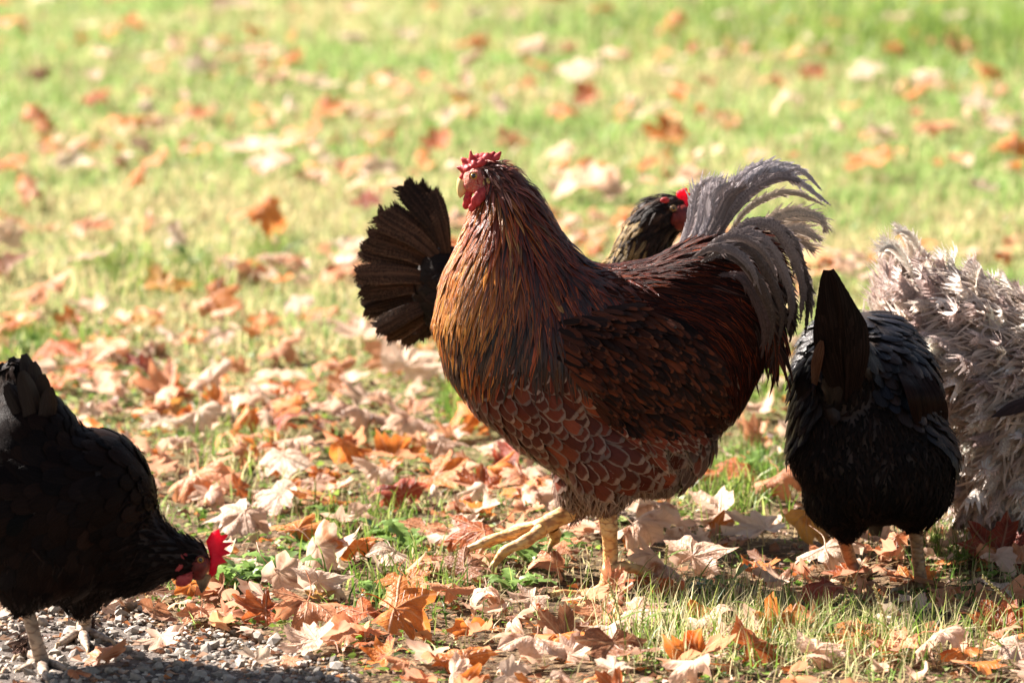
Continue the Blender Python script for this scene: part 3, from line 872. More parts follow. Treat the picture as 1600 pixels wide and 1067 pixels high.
# ------------------------------------------------------------------ the hen behind the rooster
def build_back_hen():
    Y = 7.62
    g = ground(850, 800); g[1] = Y; g[0] = P(860, 600, Y)[0]; g[2] = gz(g[0], g[1])
    b = Bird('hen', "dark brown hen behind the rooster with her fanned tail left and head right", 'hen', tuple(g), Y)
    sh = chain([(700, 450, 0, 50, 40, 60), (760, 500, 0, 80, 75, 80), (830, 540, 0, 100, 90, 95), (910, 540, 0, 95, 85, 90), (960, 480, 0, 62, 58, 60), (990, 420, 0, 40, 38, 40), (1008, 375, 0, 42, 38, 38), (1030, 340, 0, 40, 36, 34), (1048, 335, 0, 34, 28, 32)], Y)
    sh += chain([(840, 590, -0.02, 90, 60, 80), (845, 640, -0.02, 60, 40, 50)], Y)
    b.body_from(sh, M['skin_dark'], 0.007, 8)
    fl = flow_px([(1060, 320, -40, 0), (1030, 300, -50, 15), (990, 330, -30, 60), (1010, 380, -10, 60), (1040, 380, -30, 40), (970, 420, -20, 60), (900, 500, -60, 20), (760, 470, -60, -10), (700, 450, -60, -10), (830, 620, 0, 60)], Y, 45)
    p, n = b.seeds(0.0058, lambda q, p, n: q[:, 0] > 940)
    Q, NN = b.march(p, fl, rng.uniform(0.018, 0.034, len(p)), 5, 0.0, 0.009, 0.3, leave=0.7)
    V, uvr = b.ribbons(Q, NN, rng.uniform(0.0022, 0.004, len(p)), PROF_POINT(5), 3, 0.3)
    q = proj(p)
    cb = colors(len(p), [(0.035, 0.02, 0.014), (0.02, 0.012, 0.01), (0.08, 0.045, 0.03)], [3, 3, 1.2])
    gold = (q[:, 0] < 1012) & (q[:, 1] > 338)
    cb[gold] = colors(int(gold.sum()), [(0.42, 0.27, 0.10), (0.50, 0.36, 0.17), (0.05, 0.03, 0.02)], [3, 2, 1.6])
    b.stuff('neck_feathers', V, uvr, cb * 0.35, cb, M['brown'])
    p, n = b.seeds(0.012, lambda q, p, n: q[:, 0] <= 940)
    Q, NN = b.march(p, fl, rng.uniform(0.03, 0.045, len(p)), 5, 0.001, 0.009, 0.15)
    V, uvr = b.ribbons(Q, NN, rng.uniform(0.008, 0.011, len(p)), PROF_ROUND(5), 3, 0.2)
    c = colors(len(p), [(0.018, 0.010, 0.007), (0.012, 0.008, 0.006)], [1, 1])
    b.stuff('body_feathers', V, uvr, c, c * 1.6, M['brown'])
    # tail fan
    tips = [(632, 292), (652, 298), (612, 330), (592, 338), (578, 372), (566, 392), (560, 428), (566, 452), (572, 482), (590, 512), (606, 524), (628, 527), (672, 305), (655, 522)]
    for i, (x, y) in enumerate(tips):
        d = 0.012 * (i % 3) - 0.01
        root = (705 + rng.uniform(-6, 6), 440 + (y - 410) * 0.25)
        m = ((x + root[0]) / 2 + 4, (y + root[1]) / 2 - 6)
        S = spline([P(*root, Y + d), P(*m, Y + d - 0.01), P(x, y, Y + d)], 14)
        pr = np.array([0.3 + 0.7 * min(1, s * 1.4) if s < .8 else math.sqrt(max(0.05, 1 - ((s - .8) / .21) ** 2)) for s in np.linspace(0, 1, 14)])
        c = np.array([(0.026, 0.014, 0.008)]) * rng.uniform(0.6, 1.7)
        b.plume('tail_feather', S[None], np.tile(norm(np.array([rng.normal() * 0.25 - 0.1, -1.0, 0.25])), (1, 14, 1)), (pr * rng.uniform(17, 22) / b.k)[None], c, c * 2.5, M['brown'], nb=70, gap=0.05, droop=0.10, a0=50, a1=46, over=2.8, jit=0.008, core=0.96, rag=0.03)
    # face
    k = b.k
    blend('face', [ellipsoid(P(1062, 340, Y - 0.012), (20 / k, 0.02, 22 / k)), ellipsoid(P(1072, 350, Y - 0.008), (12 / k, 0.012, 10 / k))], 0.002, 4, M['dark_face'], b.root)
    cs = chain([(1062, 304, -0.002, 6, 6, 7), (1070, 318, -0.002, 7, 8, 9), (1074, 332, -0.003, 6, 7, 8)], Y, 0.004)
    for x, y in ((1068, 300), (1074, 308), (1080, 320), (1083, 332)): cs += spikes([P(x, y, Y - 0.002)], [(5, 0, 5)], [0.007], 0.004)
    blend('comb', cs, 0.0015, 2, M['comb_red'], b.root)
    beak(b, P(1076, 345, Y - 0.004), P(1092, 357, Y - 0.004), 0.008, M['dark_beak'])
    eye(b, P(1052, 326, Y - 0.028), 0.0038, (0.2, -1, 0.1), M['dark_beak'])
    blend('ear_patch', [ellipsoid(P(1039, 313, Y - 0.030), (8 / k, 0.003, 5 / k))], 0.0015, 2, M['red'], b.root)
    Z = b.root.location.z
    for dx in (0.035, 0.08):
        c0 = P(850, 660, Y) ; x0 = c0[0] + dx
        y0 = Y - 0.02 + dx * 0.6
        G = lambda a, bb: np.array([x0 + a, y0 + bb, Z + 0.008])
        foot_leg(b, 'leg', [[x0, y0, c0[2] + 0.01], [x0 - 0.005, y0, Z + 0.06], [x0, y0, Z + 0.015]], [0.011, 0.008, 0.009],
                 [[G(0, 0), G(0.02, -0.01), G(0.05, -0.02)], [G(0, 0), G(0.03, 0), G(0.055, 0.002)], [G(0, 0), G(0.02, 0.015), G(0.045, 0.025)], [G(0, 0), G(-0.015, 0), G(-0.03, 0.002)]], M['grey_leg'])
build_back_hen()

# ------------------------------------------------------------------ the black hen pecking at the left
def build_left_hen():
    g = feet_at(75, 1046)
    Y = g[1]
    b = Bird('hen', 'black hen with bright pink comb pecking at the gravel edge', 'hen', tuple(g), Y)
    sh = chain([(30, 585, 0.02, 24, 20, 22), (38, 625, 0.02, 45, 40, 35), (52, 680, 0.0, 75, 70, 55), (55, 740, 0, 100, 98, 75), (62, 810, 0, 120, 118, 95), (70, 850, 0, 122, 120, 95)], Y)
    sh += chain([(-60, 760, 0, 110, 100, 110), (20, 800, 0, 110, 125, 120), (100, 790, 0, 100, 120, 118), (150, 770, 0, 88, 108, 100), (175, 790, 0, 72, 95, 100), (190, 840, 0, 62, 85, 90)], Y)
    sh += chain([(185, 850, -0.0, 62, 75, 85), (235, 862, -0.01, 46, 55, 58), (275, 868, -0.015, 32, 38, 38), (300, 868, -0.02, 27, 27, 28), (310, 878, -0.02, 22, 22, 24)], Y)
    sh += chain([(40, 900, -0.045, 60, 50, 50), (35, 930, -0.045, 34, 34, 30)], Y)
    sh += chain([(130, 900, 0.05, 62, 50, 50), (130, 935, 0.05, 34, 34, 30)], Y)
    b.body_from(sh, M['skin_dark'], 0.0065, 8)
    fl = flow_px([(310, 850, -30, -20), (260, 830, -40, -25), (290, 890, -40, 10), (230, 880, -50, 10), (200, 760, -50, 30), (150, 700, -50, -10), (210, 700, -60, -20), (180, 850, -50, 30), (90, 640, -30, -50), (50, 600, -10, -60), (110, 780, -50, 30), (50, 700, -30, -40), (40, 850, -40, 30), (120, 930, -10, 60), (40, 930, -10, 60)], Y, 50)
    # head and neck
    p, n = b.seeds(0.0055, lambda q, p, n: (q[:, 0] > 205) & (q[:, 1] > 770))
    Q, NN = b.march(p, fl, rng.uniform(0.012, 0.028, len(p)), 5, 0.0, 0.006, 0.25)
    V, uvr = b.ribbons(Q, NN, rng.uniform(0.0016, 0.0032, len(p)), PROF_POINT(5), 3, 0.3)
    c = colors(len(p), [(0.007, 0.0045, 0.004), (0.011, 0.007, 0.006)], [2, 1])
    b.stuff('neck_feathers', V, uvr, c, c * 1.5, M['black'])
    p, n = b.seeds(0.0125, lambda q, p, n: ((q[:, 0] <= 225) | (q[:, 1] < 790)) & (q[:, 1] < 905))
    px = proj(p)
    L = rng.uniform(0.034, 0.050, len(p))
    Q, NN = b.march(p, fl, L, 7, 0.001, 0.0055, 0.08)
    V, uvr = b.ribbons(Q, NN, L * 0.28, PROF_ROUND(7), 5, 0.12)
    c = colors(len(p), [(0.006, 0.003, 0.0022), (0.009, 0.0045, 0.0032), (0.005, 0.0032, 0.003)], [3, 2, 2])
    b.split('body_feather', V, uvr, c, c * 1.15, M['black'], 240)
    p, n = b.seeds(0.005, lambda q, p, n: (q[:, 1] > 850) & (q[:, 0] < 240))
    dn = flow_px([(40, 900, -10, 60), (130, 920, 5, 60), (200, 920, -30, 20)], Y, 50)
    Q, NN = b.march(p, dn, rng.uniform(0.015, 0.03, len(p)), 4, 0.0, 0.01, 0.5, leave=0.5)
    V, uvr = b.ribbons(Q, NN, rng.uniform(0.0008, 0.002, len(p)), PROF_POINT(4), 2, 0)
    c = colors(len(p), [(0.009, 0.006, 0.005), (0.022, 0.013, 0.01)], [3, 1])
    b.stuff('fluff', V, uvr, c, c, M['fluff'])
    # tail
    for i, (x, y, d, w) in enumerate([(38, 553, .0, 17), (18, 558, .015, 17), (0, 568, .03, 18), (52, 565, -.015, 17), (66, 585, -.03, 17), (78, 605, -.045, 16), (10, 600, -.04, 18), (-15, 585, .04, 18), (34, 580, -.05, 18)]):
        S = spline([P(50 + i, 700, Y + d * 0.4), P((x + 55) / 2 + 8, (y + 700) / 2, Y + d * 0.8), P(x, y, Y + d)], 12)
        V, uvr = b.ribbons(S[None], norm(np.tile([[[0.5, -1.0, 0.1]]], (1, 12, 1))), np.array([w / b.k]), PROF_ROUND(12), 5, 0.25, rag=0.05)
        c = np.array([(0.01, 0.007, 0.007)]) * rng.uniform(0.8, 1.4)
        b.single('tail_feather', V, uvr, c, c * 1.2, M['black_gloss'])
    # head
    k = b.k
    Yh = Y - 0.02
    blend('face', [ellipsoid(P(312, 882, Yh - 0.006), (17 / k, 0.0165, 18 / k)), ellipsoid(P(308, 895, Yh - 0.004), (14 / k, 0.012, 12 / k))], 0.0018, 4, M['dark_face'], b.root)
    eye(b, P(313, 874, Yh - 0.0175), 0.0046, (0.15, -1, 0.05), M['dark_face'])
    beak(b, P(315, 897, Yh - 0.002), P(316, 926, Yh - 0.004), 0.0085, M['dark_beak'], up=np.array([1.0, 0, 0.2]), hook=0.08)
    # serrated single comb, a thin blade along the top of the head
    out = [(322, 845), (330, 832), (342, 826), (345, 836), (358, 834), (348, 847), (366, 847), (350, 857), (362, 864), (346, 869), (355, 878), (341, 882), (338, 896), (330, 902), (326, 896), (330, 880), (326, 862)]
    O = np.array([P(x, y, Yh) for x, y in out]); c = np.array([P(332, 862, Yh)])
    n = len(O)
    def side(d, sgn):
        inner = c + (O - c) * 0.55
        return np.vstack([c + [0, d * 1.1, 0], inner + [0, d, 0], O + [0, d * 0.25, 0]])
    A, Bv = side(-0.003, 1), side(0.003, -1)
    V = np.vstack([A, Bv]); F = []
    for s_, o in ((1, 0), (-1, 2 * n + 1)):
        for i in range(n):
            j = (i + 1) % n
            t1 = [[o, o + 1 + i, o + 1 + j], [o + 1 + i, o + 1 + n + i, o + 1 + n + j], [o + 1 + i, o + 1 + n + j, o + 1 + j]]
            F += [t[::s_] for t in t1]
    for i in range(n):
        j = (i + 1) % n; a, bq = 1 + n + i, 1 + n + j
        F += [[a, a + 2 * n + 1, bq + 2 * n + 1], [a, bq + 2 * n + 1, bq]]
    add('comb', V, np.array(F), None, M['comb_red'], b.root)
    for d in (-0.012, 0.008):
        w = chain([(298, 896, d, 9, 3.5, 6), (288, 905, d, 14, 3.5, 9), (284, 911, d, 12, 3, 6)], Yh, 0.004)
        blend('wattle', w, 0.0014, 2, M['red'], b.root)
    blend('earlobe', chain([(287, 868, -0.018, 7, 3.5, 6), (281, 882, -0.019, 6, 3, 9), (277, 890, -0.018, 4, 2.5, 5)], Yh, 0.004), 0.0014, 2, M['red'], b.root)
    # legs
    F = lambda x, y: ground(x, y) + [0, 0, 0.008]
    foot_leg(b, 'leg', [P(36, 925, Y - 0.02), P(45, 960, Y - 0.02), P(56, 1000, Y - 0.01), P(66, 1036, Y)], [0.010, 0.0085, 0.0082, 0.0098],
             [[F(66, 1038), F(82, 1046), F(104, 1056)], [F(66, 1040), F(68, 1060), F(74, 1076)], [F(64, 1040), F(46, 1052), F(30, 1058)], [P(62, 1026, Y), F(45, 1032), F(28, 1036)]], M['grey_leg'])
    g2 = ground(126, 1000); Y2 = g2[1]
    foot_leg(b, 'leg', [P(134, 930, Y + 0.05), P(132, 965, Y2), P(130, 992, Y2)], [0.013, 0.009, 0.0095],
             [[F(130, 996), F(112, 1004), F(92, 1016)], [F(130, 996), F(150, 1002), F(172, 1010)], [F(130, 996), F(132, 1010), F(136, 1022)], [F(132, 992), F(142, 984), F(150, 980)]], M['grey_leg'])
    # ragged feathering down the shanks
    for (x, y, s, nn) in ((42, 1010, 12, 260), (140, 975, 10, 200)):
        yy = ground(x, y + 20)[1]
        q0 = np.array([P(x + rng.normal() * s * 0.5, y + rng.normal() * s, yy + rng.normal() * 0.008) for _ in range(nn)])
        d = norm(np.stack([rng.normal(-0.5, 0.5, nn), rng.normal(0, 0.5, nn), rng.normal(-0.7, 0.3, nn)], 1))
        t = np.linspace(0, 1, 5)
        L = rng.uniform(0.01, 0.022, nn)
        Q = q0[:, None] + d[:, None] * (L[:, None] * t[None])[..., None]
        NN = norm(rng.normal(size=(nn, 1, 3)) + [0, -1, 0]) * np.ones((1, 5, 1))
        V, uvr = b.ribbons(Q, NN, rng.uniform(0.0008, 0.0022, nn), PROF_POINT(5), 3, 0.2)
        c = colors(nn, [(0.10, 0.06, 0.05), (0.2, 0.13, 0.1), (0.04, 0.025, 0.02)], [2, 1, 2])
        b.stuff('shank_feathers', V, uvr, c, c * 1.3, M['fluff'])
build_left_hen()

# ------------------------------------------------------------------ the black hen seen from behind
def build_right_hen():
    g = feet_at(1400, 925)
    Y = g[1]
    b = Bird('hen', 'glossy black hen seen from behind with her tail pointing straight up', 'hen', tuple(g), Y)
    sh = chain([(1345, 715, -0.0, 114, 130, 70), (1372, 735, 0, 122, 140, 82), (1385, 715, 0, 112, 135, 80)], Y)
    sh += chain([(1355, 690, 0.02, 122, 150, 120), (1352, 610, 0.05, 118, 140, 100), (1345, 560, 0.09, 100, 120, 75), (1350, 545, 0.14, 82, 100, 55)], Y)
    sh += chain([(1325, 600, -0.04, 50, 50, 80), (1312, 530, -0.06, 26, 34, 60), (1300, 485, -0.07, 14, 26, 30)], Y)
    sh += chain([(1308, 775, 0, 54, 90, 50), (1322, 812, 0.0, 34, 45, 32)], Y)
    sh += chain([(1425, 760, 0, 66, 90, 60), (1428, 800, 0, 36, 40, 30)], Y)
    sh += chain([(1350, 600, 0.14, 80, 90, 80), (1360, 680, 0.2, 60, 70, 70), (1370, 760, 0.27, 35, 40, 40), (1372, 820, 0.32, 22, 24, 24)], Y)   # neck going down in front, out of sight
    b.body_from(sh, M['skin_dark'], 0.0065, 8)
    fl = flow_px([(1260, 520, 5, 60, -.5), (1250, 600, 5, 60, -.4), (1400, 510, 30, 50, -.6), (1450, 580, 10, 60, -.4), (1350, 520, -10, 30, -.8), (1310, 600, 0, -50, -.4), (1300, 500, -5, -60, -.2), (1240, 700, 20, 60), (1490, 700, -10, 60), (1370, 700, 0, 60), (1320, 800, 0, 60), (1430, 800, 0, 60), (1470, 640, 0, 60)], Y, 42)
    # soft rear fluff
    p, n = b.seeds(0.0046, lambda q, p, n: (q[:, 1] > 560) & (p[:, 1] < Y + 0.12))
    Q, NN = b.march(p, fl, rng.uniform(0.016, 0.03, len(p)), 4, 0.0, 0.010, 0.5, leave=0.6)
    V, uvr = b.ribbons(Q, NN, rng.uniform(0.0012, 0.003, len(p)), PROF_POINT(4), 2, 0)
    c = colors(len(p), [(0.007, 0.0045, 0.004), (0.012, 0.007, 0.006), (0.02, 0.011, 0.008)], [3, 2, 0.6])
    b.stuff('fluff', V, uvr, c, c, M['fluff'])
    # the back and folded wings
    p, n = b.seeds(0.0115, lambda q, p, n: (q[:, 1] < 585 + np.abs(q[:, 0] - 1350) * 0.9) & ~((q[:, 0] > 1275) & (q[:, 0] < 1345) & (q[:, 1] < 560) & (p[:, 1] < Y)))
    L = rng.uniform(0.028, 0.042, len(p))
    Q, NN = b.march(p, fl, L, 6, 0.001, 0.010, 0.12)
    V, uvr = b.ribbons(Q, NN, L * 0.27, PROF_ROUND(6), 5, 0.22)
    c = colors(len(p), [(0.008, 0.006, 0.006), (0.016, 0.009, 0.007), (0.006, 0.006, 0.009)], [3, 1.4, 2])
    b.split('back_feather', V, uvr, c, c * 1.2, M['black_gloss'], 280)
    # right folded wing tip, brownish long feathers
    for i in range(6):
        S = spline([P(1395 + 8 * i, 560, Y + 0.0), P(1425 + 9 * i, 610 + 4 * i, Y - 0.085 + 0.012 * i), P(1436 + 8 * i, 664 + 2 * i, Y - 0.07 + 0.02 * i)], 10)
        V, uvr = b.ribbons(S[None], norm(np.tile([[[0.3, -1.0, 0.1]]], (1, 10, 1))), np.array([11 / b.k]), PROF_ROUND(10), 5, 0.25)
        c = np.array([(0.010, 0.005, 0.004)]) * rng.uniform(0.6, 1.2)
        b.single('wing_feather', V, uvr, c, c * 1.5, M['black'])
    for i in range(5):
        S = spline([P(1275 - 2 * i, 545, Y + 0.03), P(1256 - 3 * i, 600 + 4 * i, Y - 0.02 + 0.012 * i), P(1252 - 2 * i, 660 + 4 * i, Y + 0.02 * i)], 10)
        V, uvr = b.ribbons(S[None], norm(np.tile([[[-0.5, -1.0, 0.1]]], (1, 10, 1))), np.array([10 / b.k]), PROF_ROUND(10), 5, 0.25)
        c = np.array([(0.008, 0.005, 0.004)]) * rng.uniform(0.6, 1.2)
        b.single('wing_feather', V, uvr, c, c * 1.5, M['black'])
    # tail: a folded tent of stiff feathers, pointing up and to the viewer
    for i in range(14):
        s = -1 if i % 2 else 1
        j = i // 2
        tip = P(1293 + (7.5 if s > 0 else -1.8) * (0.6 + j), 422 + 12 * j, Y - 0.13 + 0.004 * j)
        base = P(1322 + s * 8, 610 + 3 * j, Y - 0.075)
        m = (tip + base) / 2 + np.array([s * 0.003, -0.012, 0.002])
        S = spline([base, m, tip], 12)
        V, uvr = b.ribbons(S[None], norm(np.tile([[[s * 0.45, -1.0, 0.1]]], (1, 12, 1))), np.array([0.0165]), PROF_ROUND(12), 5, 0.1, rag=0.05)
        c = np.array([(0.006, 0.0035, 0.003)]) * rng.uniform(0.7, 1.3)
        b.single('tail_feather', V, uvr, c, c * 2, M['black'])
    S = spline([P(1272, 600, Y - 0.06), P(1275, 570, Y - 0.1), P(1284, 532, Y - 0.115)], 10)
    V, uvr = b.ribbons(S[None], norm(np.tile([[[-0.3, -1.0, 0.1]]], (1, 10, 1))), np.array([9 / b.k]), PROF_ROUND(10), 5, 0.25)
    b.single('tail_covert', V, uvr, np.array([[0.05, 0.022, 0.014]]), np.array([[0.08, 0.04, 0.025]]), M['brown'])
    # head is down in front of her, pecking
    blend('face', [ellipsoid(P(1373, 850, Y + 0.35), (0.018, 0.02, 0.018))], 0.003, 3, M['dark_face'], b.root)
    beak(b, P(1373, 858, Y + 0.36), P(1373, 878, Y + 0.385), 0.008, M['dark_beak'])
    # legs
    F = lambda x, y: ground(x, y) + [0, 0, 0.008]
    g1, g2 = ground(1345, 915)[1], ground(1440, 925)[1]
    foot_leg(b, 'leg', [P(1312, 815, Y), P(1328, 872, g1), P(1345, 906, g1)], [0.0105, 0.0078, 0.008],
             [[F(1346, 910), F(1335, 895), F(1325, 885)], [F(1346, 910), F(1350, 895), F(1355, 880)], [F(1346, 910), F(1362, 900), F(1378, 892)], [F(1346, 910), F(1350, 926), F(1352, 938)]], M['tan_leg'])
    foot_leg(b, 'leg', [P(1428, 795, Y), P(1433, 855, g2), P(1438, 900, g2), P(1440, 918, g2)], [0.0105, 0.008, 0.008, 0.009],
             [[F(1440, 920), F(1462, 928), F(1492, 938)], [F(1440, 920), F(1432, 904), F(1428, 893)], [F(1442, 918), F(1458, 908), F(1470, 900)], [F(1440, 920), F(1418, 926), F(1400, 930)]], M['tan_leg'])
build_right_hen()

# ------------------------------------------------------------------ the pale curly hen at the right
def build_pale_hen():
    g = feet_at(1560, 862)
    Y = g[1]
    b = Bird('hen', 'pale grey hen with curled ruffled feathers standing behind the glossy black hen', 'hen', tuple(g), Y)
    sh = chain([(1430, 470, 0.0, 26, 40, 36), (1455, 490, 0, 50, 75, 60), (1500, 540, 0, 85, 110, 105), (1560, 600, 0, 100, 130, 140), (1640, 620, 0, 120, 135, 140), (1720, 610, 0, 110, 120, 130), (1800, 540, 0, 80, 85, 90), (1835, 450, 0, 50, 55, 60), (1850, 370, 0, 38, 40, 45)], Y)
    sh += chain([(1580, 700, 0, 95, 120, 90), (1600, 770, 0, 90, 100, 60)], Y)
    sh += chain([(1540, 740, -0.03, 50, 50, 60), (1545, 800, -0.03, 30, 30, 30)], Y) + chain([(1660, 740, 0.03, 55, 50, 60), (1660, 800, 0.03, 34, 30, 30)], Y)
    b.body_from(sh, M['skin_pale'], 0.008, 8)
    fl = flow_px([(1440, 430, -30, -50), (1480, 480, -50, -10), (1560, 500, -60, 0), (1520, 580, -60, 20), (1590, 600, -60, 20), (1700, 500, -60, 10), (1540, 700, -20, 50), (1600, 760, -10, 60), (1490, 640, -40, 40), (1850, 400, -20, 60)], Y, 60)
    # down below
    p, n = b.seeds(0.006)
    Q, NN = b.march(p, fl, rng.uniform(0.018, 0.035, len(p)), 4, 0.0, 0.015, 0.7, leave=0.4)
    V, uvr = b.ribbons(Q, NN, rng.uniform(0.0012, 0.003, len(p)), PROF_POINT(4), 2, 0)
    c = colors(len(p), [(0.50, 0.40, 0.33), (0.38, 0.29, 0.24), (0.58, 0.48, 0.38)], [2, 2, 1])
    b.stuff('fluff', V, uvr, c, c, M['fluff'])
    p, n = b.seeds(0.0075, lambda q, p, n: q[:, 0] < 1700)
    Q, NN = b.march(p, fl, rng.uniform(0.03, 0.05, len(p)), 6, 0.008, 0.024, 0.6, leave=0.6)
    Q[:, 3:] += (rng.normal(size=(len(p), 1, 3)) * np.linspace(0.001, 0.004, 3)[None, :, None])
    V, uvr = b.ribbons(Q, NN, rng.uniform(0.001, 0.0026, len(p)), PROF_POINT(6), 2, 0)
    c = colors(len(p), [(0.66, 0.55, 0.47), (0.52, 0.42, 0.37)], [2, 1], 0.1)
    b.stuff('down', V, uvr, c, c, M['fluff'])
    # curled feathers: rise off the body and roll back
    def curls(p, n, L, W, c0, lift, curl, nm, indiv):
        N = len(p); K = 9
        Q = np.zeros((N, K, 3)); NN = np.zeros((N, K, 3))
        for i in range(N):
            nr = Vector(n[i]); f = Vector(fl(p[i])); f = (f - nr * f.dot(nr))
            f.normalize(); rot = rng.normal() * 0.38
            f = f * math.cos(rot) + nr.cross(f) * math.sin(rot)
            f = np.array(f); m = n[i]
            th = lift * rng.uniform(0.5, 1.3); dth = curl * rng.uniform(0.3, 1.4) / (K - 1) * (1 if rng.random() < 0.75 else -0.8)
            side = np.cross(m, f) * rng.normal() * 0.35
            q = p[i] - m * 0.002; st = L[i] / (K - 1)
            for k in range(K):
                Q[i, k] = q; a = th + dth * k
                t = f * math.cos(a) + m * math.sin(a)
                NN[i, k] = norm(-f * math.sin(a) + m * math.cos(a) + side * 0.5)
                q = q + (t + side * k / K) * st
        WW = W[:, None] * np.array([0.6, .9, 1, 1.05, 1, .95, .85, .65, .35])[None]
        ca = colors(N, c0, [3, 3, 2.4, 0.9], 0.10)
        cb_ = np.clip(ca * 1.35, 0, .8)
        o = np.argsort(Q[:, 0, 1])
        kw = dict(nb=13, gap=0.3, droop=0.55, a0=44, a1=24, over=2.2, core=0.92, rag=0.15)
        if indiv:
            i_, j_ = o[:indiv], o[indiv:]
            b.plume(nm, Q[i_], NN[i_], WW[i_], ca[i_], cb_[i_], M['pale'], **kw)
            o = j_
            nm = nm + '_layer'
        if len(o): b.plume(nm, Q[o], NN[o], WW[o], ca[o], cb_[o], M['pale'], single=False, **kw)
    PAL4 = [(0.68, 0.57, 0.50), (0.56, 0.46, 0.42), (0.76, 0.66, 0.57), (0.34, 0.26, 0.24)]
    p, n = b.seeds(0.0155, lambda q, p, n: (q[:, 0] < 1680) & (p[:, 1] < Y + 0.05) & ~((q[:, 0] < 1440) & (q[:, 1] < 490)))
    L = rng.uniform(0.040, 0.066, len(p)); curls(p, n, L, rng.uniform(0.011, 0.0180, len(p)), PAL4, 0.0, 1.45, 'curled_feather', 290)
    p, n = b.seeds(0.018, lambda q, p, n: (q[:, 0] >= 1680) | (p[:, 1] >= Y + 0.05))
    curls(p, n, rng.uniform(0.035, 0.055, len(p)), rng.uniform(0.007, 0.011, len(p)), PAL4, 0.35, 1.6, 'curled_feathers', 0)
    # tail: soft broad plumes ending in curls
    for (pts, w, c) in [([(1445, 500), (1400, 460), (1385, 410), (1395, 385)], 20, 0), ([(1450, 500), (1415, 450), (1400, 410), (1382, 385)], 22, 0), ([(1460, 480), (1432, 420), (1425, 380), (1398, 352)], 13, 2), ([(1440, 450), (1410, 400), (1392, 385), (1376, 392)], 12, 2),
                        ([(1465, 470), (1450, 410), (1432, 390), (1422, 398)], 11, 2), ([(1430, 520), (1392, 500), (1375, 470), (1372, 440)], 22, 1), ([(1440, 530), (1405, 500), (1390, 450), (1388, 420)], 24, 1), ([(1455, 470), (1440, 400), (1420, 366), (1400, 362)], 9, 2),
                        ([(1420, 540), (1395, 520), (1380, 480), (1385, 450)], 20, 0), ([(1410, 530), (1380, 515), (1362, 480), (1358, 462)], 5, 2), ([(1405, 525), (1372, 520), (1352, 500), (1350, 470)], 4, 2), ([(1470, 490), (1440, 440), (1432, 415), (1450, 400)], 15, 1)]:
        d = rng.uniform(-0.04, 0.04)
        S = spline([P(x, y, Y + d) for x, y in pts], 14)
        cc = np.array([PAL4[c]])
        b.plume('tail_feather', S[None], norm(np.tile([[[0.1, -1.0, 0.2]]], (1, 14, 1))), ((PROF_SICKLE(14) * 0.8 + 0.2) * w / b.k)[None], cc, np.clip(cc * 1.3, 0, .8), M['pale'], nb=44, gap=0.4, droop=0.3, a0=42, a1=16, over=2.0, core=0.75)
    # one dark flight feather
    S = spline([P(1640, 618, Y - 0.13), P(1590, 634, Y - 0.14), P(1548, 652, Y - 0.14)], 12)
    V, uvr = b.ribbons(S[None], norm(np.tile([[[0, -1.0, 0.5]]], (1, 12, 1))), np.array([0.009]), PROF_SICKLE(12), 5, 0.2)
    b.single('flight_feather', V, uvr, np.array([[0.03, 0.02, 0.02]]), np.array([[0.05, 0.035, 0.035]]), M['black'])
    # head out of frame
    Yh = Y
    blend('face', [ellipsoid(P(1872, 360, Yh), (0.02, 0.022, 0.02))], 0.003, 3, M['face'], b.root)
    beak(b, P(1885, 362, Yh), P(1910, 374, Yh), 0.009, M['beak'])
    F = lambda x, y: ground(x, y) + [0, 0, 0.008]
    foot_leg(b, 'leg', [P(1543, 790, Y - 0.02), P(1542, 830, Y - 0.01), P(1541, 858, Y)], [0.012, 0.010, 0.010],
             [[F(1541, 862), F(1560, 868), F(1585, 872)], [F(1541, 862), F(1560, 858), F(1580, 856)], [F(1541, 862), F(1555, 874), F(1570, 884)], [F(1541, 862), F(1528, 862), F(1516, 862)]], M['grey_leg'])
    foot_leg(b, 'leg', [P(1660, 790, Y + 0.04), P(1662, 820, Y + 0.04), P(1662, 850, Y + 0.04)], [0.012, 0.010, 0.010],
             [[F(1662, 852), F(1680, 858), F(1705, 862)], [F(1662, 852), F(1680, 848), F(1700, 846)], [F(1662, 852), F(1675, 864), F(1690, 874)], [F(1662, 852), F(1648, 852), F(1636, 852)]], M['grey_leg'])
build_pale_hen()

# ------------------------------------------------------------------ ground
def ground_mat():
    m, nd, lk, bs = mat_new('lawn_soil')
    nt = m.node_tree
    tc = nd.new('ShaderNodeTexCoord')
    def nz(scale, det=5, src=tc.outputs['Object']):
        n = nd.new('ShaderNodeTexNoise'); n.inputs['Scale'].default_value = scale; n.inputs['Detail'].default_value = det
        lk.new(src, n.inputs['Vector']); return n.outputs[0]
    a = mixc(nt, sstep(nt, nz(90), 0.35, 0.65), (0.05, 0.03, 0.016), (0.18, 0.12, 0.065))
    b = mixc(nt, sstep(nt, nz(140), 0.35, 0.65), (0.06, 0.09, 0.02), (0.26, 0.25, 0.09))
    sep = nd.new('ShaderNodeSeparateXYZ'); lk.new(tc.outputs['Object'], sep.inputs[0])
    far = sstep(nt, math_(nt, 'ADD', sep.outputs[1], math_(nt, 'MULTIPLY', nz(1.3, 2), 2.0)), 8.3, 10.5)
    c = mixc(nt, far, a, b)
    lk.new(c, bs.inputs['Base Color'])
    bs.inputs['Roughness'].default_value = 0.9
    bs.inputs['Specular IOR Level'].default_value = 0.15
    bp = nd.new('ShaderNodeBump'); bp.inputs['Strength'].default_value = 0.9; bp.inputs['Distance'].default_value = 0.012
    lk.new(nz(120, 6), bp.inputs['Height']); lk.new(bp.outputs[0], bs.inputs['Normal'])
    return m

